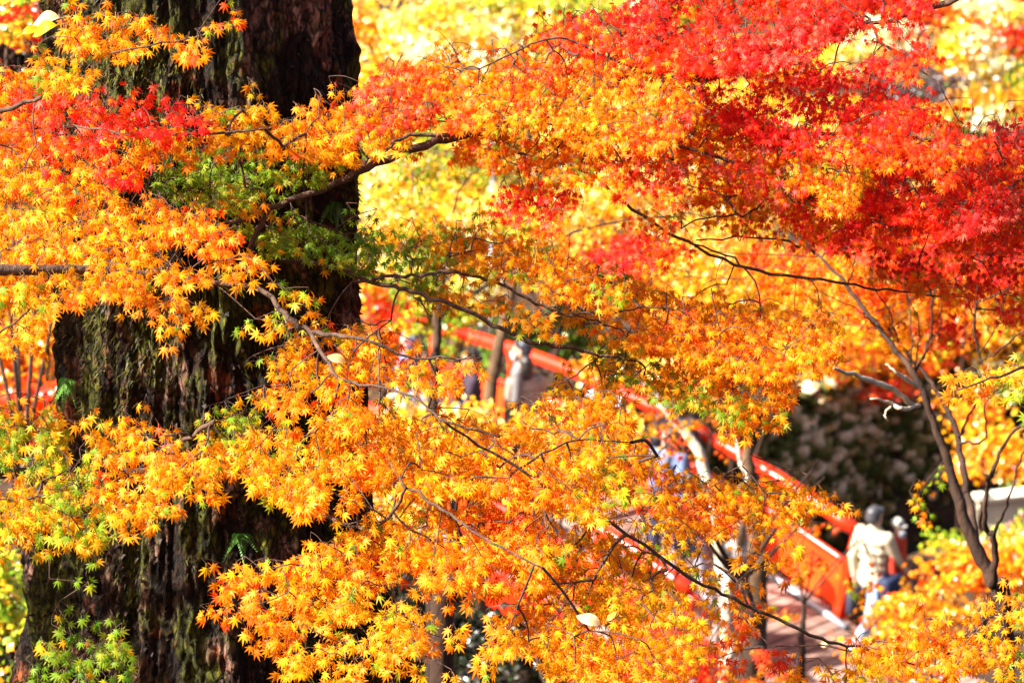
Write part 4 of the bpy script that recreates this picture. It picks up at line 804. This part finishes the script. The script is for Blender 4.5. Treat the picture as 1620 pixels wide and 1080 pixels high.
while z < -.42:
    h = rng.uniform(.10, .15); s_ = -2.9 + rng.uniform(0, .1)
    while s_ < 11.9:
        wd = rng.uniform(.11, .25); p = RO + RC * (1.16 + .02 * rng.normal()) + RL * (s_ + wd / 2)
        stones.append((p[0], p[1], z + h / 2 + rng.normal(0, .03), wd * rng.uniform(.75, 1.15), h * rng.uniform(.75, 1.5), rng.uniform(-.7, .7))); s_ += wd * .97
    z += h * .95
st = np.array(stones); px, py, d = project(st[:, :3]); vis = (px > 1190) & (px < 1515) & (py > 595) & (py < 840)
o_ = np.argsort(np.where(vis, -st[:, 3] * st[:, 4], 9))[:min(300, vis.sum())]; sel = set(o_.tolist()); ang = math.atan2(RL[1], RL[0]); m = MB()
for i, (x, y, z, wd, h, tl) in enumerate(stones):
    Mx = Matrix.Translation((x, y, z)) @ Matrix.Rotation(ang, 4, 'Z') @ Matrix.Rotation(tl, 4, 'Y') @ Matrix.Diagonal((wd * 1.02, .22, h * 1.05, 1))
    if i in sel:
        o = bpy.data.objects.new('stone', SMm[i % 6]); col.objects.link(o); o.parent = wall; o.matrix_local = Matrix.Translation(-wall.location) @ Mx
    else:
        A4 = np.array(Mx); v = np.c_[SM[i % 6][0], np.ones(len(SM[0][0]))] @ A4.T; m.add(v[:, :3], SM[i % 6][1])
m.build('stone_courses', STONE, wall, kind='stuff')
# weeds and fallen leaves on the wall and on the banks
def scatter(name, pos, size, cols_, parent=None, up=.6):
    n = len(pos); za = nrm(np.array((0, 0, 1.)) * up + rng.normal(0, .5, (n, 3))); ya = nrm(np.cross(za, rng.normal(size=(n, 3)))); xa = np.cross(ya, za)
    C = np.array(cols_)[rng.integers(0, len(cols_), n)] * rng.uniform(.7, 1.2, (n, 1)); off = np.array(parent.location) if parent else 0
    V_, F_, C_ = stamp(FARL[0], pos - off, xa, ya, za, size * rng.uniform(.6, 1.3, n), np.clip(C, 0, .9))
    o = link(name, mesh_from(name, V_, F_, LEAF, C_, False), parent); o['kind'] = 'stuff'; return o
n = 6500; s_ = rng.uniform(-2.9, 11.9, n); zz_ = rng.uniform(-2.9, -.38, n); cl = fbm(np.c_[s_ * 2, zz_ * 2, zz_ * 0], 77, 3) > .5
q = RO + RC * 1.0 + RL * s_[:, None]; pos = np.c_[q - RC * .02, zz_][cl]; pos[:, :2] += rng.normal(0, .03, (len(pos), 2))
scatter('moss', pos, .06, [(.05, .10, .01), (.10, .14, .015), (.05, .06, .008), (.26, .10, .02), (.40, .20, .04), (.08, .04, .015)], wall, .2)
n = 16000; x = rng.uniform(-9, 12, n); y = rng.uniform(20, 72, n); c = (x - RO[0]) * RC[0] + (y - RO[1]) * RC[1]; k_ = (c < -3.6) | (c > 1.3); x, y = x[k_], y[k_]
o = scatter('fallen_leaves', np.c_[x, y, terrain(x, y) + .015], .075, [OR, DO, BR, BR, (.30, .14, .05), (.12, .05, .02), (.35, .2, .05)], None, 3)
tag(o, 'orange and brown fallen leaves littering the dark banks', 'leaf litter', kind='stuff')

# pale garden wall on the right
gw = empty('garden_wall', (*P(1545, 835, 52.5)[:2], gz(*P(1545, 835, 52.5)[:2]))); tag(gw, 'low cream plastered wall lit by the sun at the right edge', 'wall')
g0 = np.array(gw.location); m = MB(); gx = nrm(np.array((.96, .28, 0))); Mg = rot_cols(gx, np.cross((0, 0, 1), gx), (0, 0, 1))
CREAMW = ramp_mat('cream_plaster', [(.3, (.55, .52, .40)), (.7, (.74, .71, .58))], 3, 6, .8, .2)
m.box(g0 + gx * 1.6 + np.array((0, 0, .26)), (3.2, .16, .62), Mg, .01); m.build('wall_face', CREAMW, gw, smooth=False)
m = MB(); m.box(g0 + gx * 1.6 + np.array((0, 0, .61)), (3.26, .24, .07), Mg, .012); m.build('coping', CREAMW, gw, smooth=False)
wp = P(778, 245, 58.5); m = MB(); r_ = empty('white_post', (wp[0], wp[1], gz(wp[0], wp[1]))); tag(r_, 'thin white post standing behind the orange leaves in the upper centre', 'post')
zt = P(778, 205, 58.5)[2]; zb = r_.location[2]; m.tube([(wp[0], wp[1], zb - .1), (wp[0], wp[1], zt)], .03, 10); m.build('pole', plain('white_paint', (.8, .8, .76), .5), r_)
m = MB(); m.tube([(wp[0], wp[1], zt), (wp[0], wp[1], zt + .02), (wp[0], wp[1], zt + .05)], [.03, .034, .012], 10); m.build('cap', BLACKM, r_)
# boulder under the slender maple
bo = P(1540, 1000, 24.5); rb = empty('boulder', (bo[0], bo[1], gz(bo[0], bo[1]))); 
# ---------------------------------------------------------------- the red bridge
B0 = np.array((3.66, 46.3)); BU = np.array((-.677, .736)); BN = np.array((-.736, -.677)); BW = 2.4
def deck_z(s): return .52 - .027 * (s - 4.8) ** 2
def bp(s, w_, h=0): q = B0 + BU * s + BN * w_; return np.array((q[0], q[1], deck_z(s) + h))
br = empty('footbridge', bp(5.3, BW / 2, -.6)); tag(br, 'arched red footbridge with round railings and a plank deck, crowded with people', 'bridge')
def slope_M(s):
    t = nrm(bp(s + .05, 0) - bp(s - .05, 0)); n_ = np.array((*BN, 0)); return rot_cols(t, n_, np.cross(t, n_))
ds = .145; pm = {}
k = 0; s_ = -1.6
while s_ < 7.6:
    wd = ds - .012; v = random.choice((0, 1, 2))
    if v not in pm:
        mm = MB(); mm.box((0, 0, 0), (wd, BW + .1, .05), None, .006); pm[v] = mesh_from('plank', np.concatenate(mm.V), mm.F, PLANK, None, False)
    o = bpy.data.objects.new('plank', pm[v]); col.objects.link(o); o.parent = br
    zz = np.array((0, 0, random.uniform(-.004, .004) - .025)); c_ = bp(max(s_, -.05), BW / 2) if s_ >= 0 else np.array((*(B0 + BU * s_ + BN * BW / 2), deck_z(0) + .0))
    Mx = slope_M(s_) if s_ > 0 else rot_cols([*BU, 0], [*BN, 0], np.cross([*BU, 0], [*BN, 0]))
    M4 = Matrix(Mx.tolist()).to_4x4(); M4.translation = Vector(c_ + zz - np.array(br.location)); o.matrix_local = M4; s_ += ds
ss = np.linspace(.15, 7.4, 30)
for w_, lab in ((0, 'far'), (BW, 'near')):
    m = MB(); m.tube([bp(s, w_, 1.1) for s in ss], .075, 16); m.build('handrail', VERM, br)
    for k, s in enumerate(np.arange(.25, 7.4, 1.28)):
        m = MB(); m.box(bp(s, w_, .5), (.10, .10, 1.1), slope_M(s) * 1.0, .01); m.build('post', VERM, br, smooth=False)
    for k, s in enumerate(np.arange(.25, 7.2, 1.28)):
        m = MB(); a_, b_ = s + .055, min(s + 1.28 - .055, 7.35); L_ = [bp(q, w_, 0) for q in np.linspace(a_, b_, 5)]; V_ = []
        for q in L_:
            for dn_ in (-.02, .02):
                for hh in (.10, .62): V_.append(q + np.array((*(BN * dn_), hh)))
        Fb = []
        for i in range(4):
            a4, b4 = i * 4, i * 4 + 4
            Fb += [(a4, a4 + 1, b4 + 1, b4), (a4 + 2, b4 + 2, b4 + 3, a4 + 3), (a4 + 1, a4 + 3, b4 + 3, b4 + 1), (a4, b4, b4 + 2, a4 + 2)]
        Fb += [(0, 2, 3, 1), (16, 17, 19, 18)]
        m.add(V_, Fb); m.build('panel', VERM_SUN, br, smooth=False)
    m = MB(); m.tube([bp(s, w_, .67) for s in ss], .035, 8); m.build('lower_rail', VERM, br)
    sg = -1 if w_ == 0 else 1
    m = MB(); m.tube([bp(s, w_ - sg * .11, .03) for s in ss], .035, 6); m.build('kerb', STEELY, br)
    m = MB(); V_ = []
    for s in ss:
        q = bp(s, w_ + sg * .09, 0)
        for dn_ in (-.04, .04):
            for hh in (-.42, -.06): V_.append(q + np.array((*(BN * dn_), hh)))
    Fb = []
    for i in range(len(ss) - 1):
        a4, b4 = i * 4, i * 4 + 4; Fb += [(a4, a4 + 1, b4 + 1, b4), (a4 + 2, b4 + 2, b4 + 3, a4 + 3), (a4 + 1, a4 + 3, b4 + 3, b4 + 1), (a4, b4, b4 + 2, a4 + 2)]
    Fb += [(0, 2, 3, 1), (len(V_) - 4, len(V_) - 3, len(V_) - 1, len(V_) - 2)]
    m.add(V_, Fb); m.build('girder', VERM, br, smooth=False)
m = MB()
for s in (3.2, 7.2): 
    for w_ in (.5, BW - .5): q = bp(s, w_, -.4); m = MB(); m.tube([(q[0], q[1], -3.4), tuple(q)], .14, 12); m.build('pier', BARK_DARK, br)
# boulder (beside the slender maple's foot)
v, f = stone_mesh(33); bm = bmesh.new(); bmesh.ops.create_icosphere(bm, subdivisions=3, radius=1)
V_ = np.array([q.co[:] for q in bm.verts]); Fb = [[q.index for q in ff.verts] for ff in bm.faces]; bm.free()
V_ = V_ * (1 + (fbm(V_ * 1.6, 91, 3) - .5) * .7)[:, None] * np.array((.42, .36, .34))
link('rock', mesh_from('rock', V_, Fb, STONE), rb).location = (0, 0, .22); tag(rb, 'mossy grey boulder among orange leaves below the slender maple stems', 'rock')

# ---------------------------------------------------------------- people
sphere = []
for i in range(7):
    ph = math.pi * (i / 6 - .5)
    for j in range(10): sphere.append((math.cos(ph) * math.cos(2 * math.pi * j / 10), math.cos(ph) * math.sin(2 * math.pi * j / 10), math.sin(ph)))
sphere = np.array(sphere); SF = [(i * 10 + j, i * 10 + (j + 1) % 10, (i + 1) * 10 + (j + 1) % 10, (i + 1) * 10 + j) for i in range(6) for j in range(10)]
class Blobby:
    def __init__(s): s.m = MB()
    def ball(s, c, r): s.m.add(sphere * (np.array(r) if np.ndim(r) else r) + np.array(c), SF)
    def limb(s, a_, b_, r0, r1, flat=1.0):
        a_, b_ = np.array(a_, float), np.array(b_, float); L_ = np.linalg.norm(b_ - a_); n_ = max(3, int(L_ / (min(r0, r1) * .45)))
        for t in np.linspace(0, 1, n_): r = r0 + (r1 - r0) * t; s.ball(a_ + (b_ - a_) * t, (r, r * flat, r))
    def mesh(s, name, voxel, mat_, smooth_it=4):
        me = bpy.data.meshes.new('tmp'); me.from_pydata([tuple(v) for v in np.concatenate(s.m.V)], [], s.m.F); o = bpy.data.objects.new('tmp', me); col.objects.link(o)
        md = o.modifiers.new('r', 'REMESH'); md.mode = 'VOXEL'; md.voxel_size = voxel; sm = o.modifiers.new('s', 'SMOOTH'); sm.iterations = smooth_it; sm.factor = .5
        dg = bpy.context.evaluated_depsgraph_get(); out = bpy.data.meshes.new_from_object(o.evaluated_get(dg)); out.name = name; bpy.data.objects.remove(o); bpy.data.meshes.remove(me)
        out.materials.clear(); out.materials.append(mat_); out.polygons.foreach_set('use_smooth', [True] * len(out.polygons)); return out
SKIN = plain('skin', (.55, .32, .22), .5, .4, .06)
def pose_joints(kind):
    J = {}
    sw = {'stand': (4, -4, 0, 0), 'walk': (24, -22, 8, 26), 'walk2': (-20, 22, 24, 6)}[kind if kind in ('stand', 'walk', 'walk2') else 'stand']
    for sd_, a_, kb, X_ in ((-1, sw[0], sw[2], -.09), (1, sw[1], sw[3], .09)):
        hip = np.array((X_, 0, .90)); kn = hip + .42 * np.array((0, math.sin(R(a_)), -math.cos(R(a_)))); an = kn + .41 * np.array((0, math.sin(R(a_ - kb)), -math.cos(R(a_ - kb))))
        J[sd_] = dict(hip=hip, knee=kn, ankle=an, toe=an + np.array((0, .15, -.045)))
        ar = -a_ * .8 + 4; eb = 22 if kind != 'phone' else 100
        if kind == 'phone': ar = 25
        sh = np.array((sd_ * .175, 0, 1.38)); el = sh + .28 * np.array((sd_ * .16, math.sin(R(ar)), -math.cos(R(ar)))); wr = el + .24 * np.array((-sd_ * .05, math.sin(R(ar + eb)), -math.cos(R(ar + eb))))
        J[sd_].update(sh=sh, el=el, wr=wr, hd=nrm(wr - el))
    return J
LIB = {}
def body_parts(kind):
    if kind in LIB: return LIB[kind]
    J = pose_joints(kind); B = Blobby(); H = (0, .015, 1.585)
    B.ball((H[0], H[1] - .008, H[2] + .03), (.074, .093, .088)); B.ball((0, .03, 1.53), (.055, .065, .07)); B.ball((0, .055, 1.49), (.035, .035, .03))
    B.limb((0, .095, 1.585), (0, .112, 1.555), .010, .015); [B.ball((s_ * .076, .0, 1.565), (.012, .02, .03)) for s_ in (-1, 1)]
    [B.limb((s_ * .03, .085, 1.603), (s_ * .015, .09, 1.603), .012, .012) for s_ in (-1, 1)]; B.ball((0, .088, 1.522), (.024, .014, .009)); B.ball((0, .084, 1.508), (.02, .014, .008))
    B.limb((0, -.01, 1.50), (0, -.01, 1.40), .052, .058)
    for z_, rx_, ry_ in ((1.38, .15, .085), (1.32, .155, .10), (1.24, .15, .105), (1.15, .135, .10), (1.06, .125, .095), (.98, .145, .105), (.91, .155, .11)): B.ball((0, 0, z_), (rx_, ry_, .09))
    for s_ in (-1, 1):
        j = J[s_]; B.limb(j['hip'], j['knee'], .085, .055); B.limb(j['knee'], j['ankle'], .055, .036); B.limb(j['ankle'] + np.array((0, -.03, -.04)), j['toe'], .036, .03)
        B.limb(j['sh'], j['el'], .05, .038); B.limb(j['el'], j['wr'], .038, .026)
        hd = j['hd']; fw = np.array((0, 1., 0)); fw = nrm(fw - hd * (fw @ hd)); c_ = j['wr'] + hd * .045; sidev = nrm(np.cross(hd, fw)); B.limb(j['wr'], c_, .024, .028)
        for k, (off, ln) in enumerate(((-.030, .062), (-.010, .075), (.011, .070), (.030, .055))):
            a_ = c_ + fw * off * 1.15 + hd * .022; mid_ = a_ + hd * ln * .55; e_ = mid_ + nrm(hd + sidev * (-s_) * .0 - np.array((s_ * .5, 0, 0))) * ln * .5; B.limb(a_, mid_, .0095, .009); B.limb(mid_, e_, .009, .0075)
        B.limb(c_ - hd * .02 + fw * .025, c_ + fw * .055 + hd * .02, .011, .009)
    body = B.mesh('body', .0085, SKIN, 3)
    C = Blobby()
    for z_, rx_, ry_ in ((1.385, .165, .10), (1.32, .185, .125), (1.22, .18, .13), (1.12, .17, .13), (1.02, .17, .13), (.93, .18, .135), (.85, .185, .14)): C.ball((0, 0, z_), (rx_, ry_, .085))
    C.limb((0, -.02, 1.46), (0, 0, 1.40), .068, .10)
    for s_ in (-1, 1): j = J[s_]; C.limb(j['sh'], j['el'], .073, .06); C.limb(j['el'], j['wr'] - j['hd'] * .01, .058, .046)
    coat = C.mesh('coat', .014, SKIN, 3)
    T = Blobby(); T.ball((0, 0, .90), (.165, .12, .10))
    for s_ in (-1, 1): j = J[s_]; T.limb(j['hip'], j['knee'], .10, .075); T.limb(j['knee'], j['ankle'] - nrm(j['ankle'] - j['knee']) * .0, .073, .058)
    tro = T.mesh('trousers', .014, SKIN, 3)
    S_ = Blobby()
    for s_ in (-1, 1): j = J[s_]; S_.limb(j['ankle'] + np.array((0, -.035, -.045)), j['toe'] + np.array((0, .03, .005)), .046, .036)
    sh = S_.mesh('shoe', .012, SKIN, 2)
    Hh = Blobby(); Hh.ball((0, -.018, 1.632), (.084, .098, .082)); Hh.ball((0, -.045, 1.59), (.083, .075, .085)); Hh.limb((-.055, .05, 1.665), (.055, .05, 1.665), .03, .03); hair = Hh.mesh('hair', .011, SKIN, 2)
    Hl = Blobby(); Hl.ball((0, -.018, 1.632), (.086, .10, .084)); Hl.ball((0, -.045, 1.57), (.088, .08, .11)); Hl.ball((0, -.06, 1.49), (.08, .05, .09)); hairl = Hl.mesh('hair', .011, SKIN, 2)
    LIB[kind] = (body, coat, tro, sh, hair, hairl, J); return LIB[kind]
def recolor(me, m_): q = me.copy(); q.materials.clear(); q.materials.append(m_); return q
def person(px, py, h, yaw, label, coat, tro, hair=(.02, .015, .012), kind='walk', long=False, mask=None, cap=None, bag=None, hold=None, slim=1.0):
    # stand them on the deck so that the top of the head is where the photo shows it
    sc_ = h / 1.715; best = None
    for d in np.arange(44, 60, .02):
        p = P(px, py, d); s = (p[:2] - B0) @ BU; w_ = (p[:2] - B0) @ BN
        e = abs(p[2] - h - (deck_z(s) if 0 <= s <= 7.4 else -.1))
        if best is None or e < best[0]: best = (e, p, s, w_)
    _, p, s, w_ = best; w2 = min(max(w_, .34), BW - .34) if s > .3 else w_; s = min(s, 7.0); q = B0 + BU * s + BN * w2; z = deck_z(s) if s > 0 else max(deck_z(0), gz(*q)) + .002
    r = empty('person', (q[0], q[1], z), R(yaw)); r.scale = (sc_ * slim, sc_ * slim, sc_); tag(r, label, 'person', 'visitors crossing the red bridge')
    print('person', px, py, 's %.2f w %.2f->%.2f' % (s, w_, w2))
    body, ct, tr_, sh, hr, hrl, J = body_parts(kind); low = min(J[-1]['toe'][2], J[1]['toe'][2], J[-1]['ankle'][2] - .045, J[1]['ankle'][2] - .045) - .036
    def add(name, me, par=r): o = bpy.data.objects.new(name, me); col.objects.link(o); o.parent = par; o.location = (0, 0, -low); return o
    add('body', body); c_ = add('coat', recolor(ct, plain('coat_cloth', coat, .8))); add('trousers', recolor(tr_, plain('trouser_cloth', tro, .85))); add('shoe', recolor(sh, BLACKM))
    add('hair', recolor(hrl if long else hr, plain('hair', hair, .45, .5, .3, 60)))
    m = MB(); [m.add(sphere * .0095 + np.array((s_ * .03, .098, 1.592)), SF) for s_ in (-1, 1)]; o = m.build('eyes', BLACKM, r, local=True); o.location = (0, 0, -low)
    if mask is not None:
        m = MB(); V_ = []; 
        for i, zz in enumerate(np.linspace(1.475, 1.565, 5)):
            for a_ in np.linspace(-65, 65, 9): rr = .092 + (.018 if i in (2, 3) else .008) * math.cos(R(a_)); V_.append((math.sin(R(a_)) * rr * .78, .012 + math.cos(R(a_)) * rr * 1.08, zz))
        m.add(V_, [(i * 9 + j, i * 9 + j + 1, i * 9 + j + 10, i * 9 + j + 9) for i in range(4) for j in range(8)]); o = m.build('mask', plain('mask_cloth', mask, .8), r, local=True); o.location = (0, 0, -low)
        md = o.modifiers.new('t', 'SOLIDIFY'); md.thickness = .003
    if cap is not None:
        Cb = Blobby(); Cb.ball((0, -.01, 1.645), (.094, .108, .075)); Cb.ball((0, .10, 1.625), (.06, .07, .012)); add('hat', Cb.mesh('hat', .012, plain('hat_cloth', cap, .8), 2))
    if bag is not None:
        colr, pos_, sz = bag; b_ = empty('shoulder_bag', (0, 0, 0)); b_.parent = r; m = MB(); m.box((0, 0, 0), sz, None, .03); o = m.build('bag', plain('bag_cloth', colr, .7), r, local=True); o.location = (pos_[0], pos_[1], pos_[2] - low); bpy.data.objects.remove(b_)
        m = MB(); m.tube(smooth_path([(-.13, .02, 1.43), (-.02, -.15, 1.28), (pos_[0] * .8, -.16 if pos_[1] < .05 else -.1, 1.05), (pos_[0], pos_[1], pos_[2] + sz[2] / 2)], 5), .012, 6); m.tube(smooth_path([(-.13, .02, 1.43), (-.02, .15, 1.30), (pos_[0] * .8, .17, 1.08), (pos_[0], pos_[1], pos_[2] + sz[2] / 2)], 5), .012, 6)
        o = m.build('strap', BLACKM, r, local=True); o.location = (0, 0, -low)
    if hold is not None:
        side_, colr, sz = hold; wr = J[side_]['wr'] + J[side_]['hd'] * .10; m = MB(); m.box((wr[0], wr[1], wr[2] - sz[2] / 2 - .05), sz, None, .02); m.tube([wr + (0, -.06, -.06), wr, wr + (0, .06, -.06)], .008, 6)
        o = m.build('hand_bag', plain('handbag_cloth', colr, .6), r, local=True); o.location = (0, 0, -low)
    return r
NAVY = (.015, .02, .05); LAV = (.16, .17, .32); DENIM = (.08, .13, .26)
person(1385, 793, 1.66, -40, 'person in a cream jacket walking off the bridge with a navy shoulder bag', (.46, .39, .27), (.24, .33, .44), (.04, .04, .045), 'walk', bag=((0.012, 0.018, 0.05), (.24, -.02, .86), (.17, .32, .25)), hold=(-1, (0.03, 0.03, 0.05), (.10, .24, .28)))
person(1421, 820, 1.46, -120, 'person in a white cap and red coat just beyond the cream jacket', (0.413, 0.028, 0.011), (0.05, 0.05, 0.06), (0.03, 0.02, 0.02), 'stand', mask=(0.303, 0.341, 0.396), cap=(0.44, 0.429, 0.385), slim=.78)
person(826, 537, 1.70, 75, 'person with a white face mask and dark hair in a grey top', (0.165, 0.149, 0.149), (0.05, 0.05, 0.06), (0.03, 0.03, 0.04), 'stand', mask=(0.468, 0.457, 0.457))
person(832, 562, 1.56, 15, 'black haired person in a beige coat seen from behind near the mask wearer', (0.303, 0.231, 0.182), (0.1, 0.08, 0.08), kind='stand', long=True)
person(745, 545, 1.70, 100, 'person in near black clothes beside the leaning brown trunk', (0.035, 0.02, 0.035), (0.02, 0.02, 0.03), kind='walk2')
person(646, 527, 1.68, 60, 'person in a lavender hat at the left end of the bridge', LAV, DENIM, (0.11, 0.11, 0.165), 'stand', cap=(0.165, 0.165, 0.286))
person(620, 575, 1.62, 90, 'person in a grey lavender coat at the far left of the crowd', (0.182, 0.182, 0.248), NAVY, kind='walk')
person(676, 585, 1.60, 140, 'person in a mauve blue jacket left of the dark clothed person', (0.11, 0.099, 0.209), NAVY, kind='stand')
person(722, 600, 1.55, 60, 'short person with a dark cap and blue sleeves among the left crowd', (0.03, 0.04, 0.14), NAVY, kind='walk')
person(960, 580, 1.66, -30, 'person in a pale blue shirt and light hat near the middle of the bridge', (0.341, 0.396, 0.451), (0.193, 0.176, 0.209), kind='walk2', cap=(0.248, 0.275, 0.385))
person(1078, 612, 1.66, -20, 'person in a charcoal jacket behind the pale dappled stem', (0.06, 0.065, 0.09), (0.04, 0.04, 0.07), kind='walk')
person(1058, 672, 1.62, 150, 'person in a denim blue jacket with a white scarf on the deck', (0.121, 0.165, 0.286), (0.1, 0.12, 0.22), (0.1, 0.07, 0.05), 'walk2', bag=((0.413, 0.396, 0.396), (-.22, 0, .95), (0.12, 0.24, 0.2)))
person(1092, 742, 1.58, 20, 'person in dark blue with white trim low behind the orange leaves', (0.06, 0.08, 0.16), (0.248, 0.237, 0.275), kind='walk')
person(1168, 815, 1.64, 30, 'person in a pale pinkish coat with a black bag near the dark upright trunk', (0.396, 0.33, 0.297), (0.341, 0.275, 0.253), (0.12, 0.08, 0.05), 'walk', long=True, bag=((0.03, 0.03, 0.04), (.20, -.10, 1.1), (0.14, 0.26, 0.22)), hold=(1, (0.385, 0.363, 0.363), (0.15, 0.36, 0.44)))

# ---------------------------------------------------------------- odd leaves caught in the maples
def oval_leaf(px, py, d, L_, ang_, c, label):
    n = 9; V_ = []; 
    for i in range(n):
        t = i / (n - 1); hw = .26 * math.sin(math.pi * t) ** .8 * (1 - .25 * t)
        for s_ in (-1, 0, 1): V_.append((s_ * hw, t, (.06 * abs(s_)) * hw * 4 - .18 * t * t))
    Fq = [(i * 3 + j, i * 3 + j + 1, i * 3 + j + 4, i * 3 + j + 3) for i in range(n - 1) for j in range(2)]
    V_ += [(-.012, 0, 0), (.012, 0, 0), (.05, -.35, .02), (.03, -.35, .02)]; Fq.append((n * 3, n * 3 + 1, n * 3 + 2, n * 3 + 3))
    V_ = np.array(V_); V_[:, 2] += .10 * np.sin(V_[:, 1] * 5) + .25 * V_[:, 0]; V_ = V_ * L_ * .85; a_ = R(ang_); ya = RIGHT * math.cos(a_) + UP * math.sin(a_); za = nrm(-FWD * .8 + np.array((0, 0, .5)) + rng.normal(0, .2, 3)); za = nrm(za - ya * (ya @ za)); xa = np.cross(ya, za)
    o = link('fallen_leaf', mesh_from('fallen_leaf', (V_ @ np.array([xa, ya, za])), Fq, LEAF, np.array([np.array(c) * ((.6, .5, .4) if i_ >= n * 3 else (.8, .7, .6) if i_ % 3 == 1 else (1, 1, 1) if i_ % 2 else (.92, .85, .8)) for i_ in range(len(V_))])), None, P(px, py, d)); tag(o, label, 'leaf', 'oval leaves caught among the maple leaves')
oval_leaf(95, 28, 15.2, .115, 188, (.85, .75, .45), 'pale oval leaf hanging beside the trunk at upper left')
oval_leaf(90, 40, 15.15, .10, 195, (.80, .65, .02), 'bright yellow oval leaf beneath the pale one at upper left')
oval_leaf(35, 54, 15.1, .075, 25, (.80, .70, .03), 'small yellow oval leaf lowest of the three at upper left')
oval_leaf(950, 988, 15.0, .095, 155, (.85, .68, .40), 'cream coloured oval leaf lying on golden leaves at bottom centre')
oval_leaf(960, 982, 15.0, .05, 48, (.85, .62, .12), 'small yellow oval leaf right of the cream leaf at bottom centre')
oval_leaf(547, 572, 15.3, .075, 160, (.80, .50, .22), 'tan oval leaf right of the trunk above the golden leaves')
oval_leaf(1222, 798, 17.5, .10, -30, (.88, .55, .02), 'large soft yellow leaf in front of the red bridge panel')
print('far leaves', NT[0], 'objects', len(bpy.data.objects), 'tris', sum(len(m_.loops) - 2 * len(m_.polygons) for m_ in bpy.data.meshes))
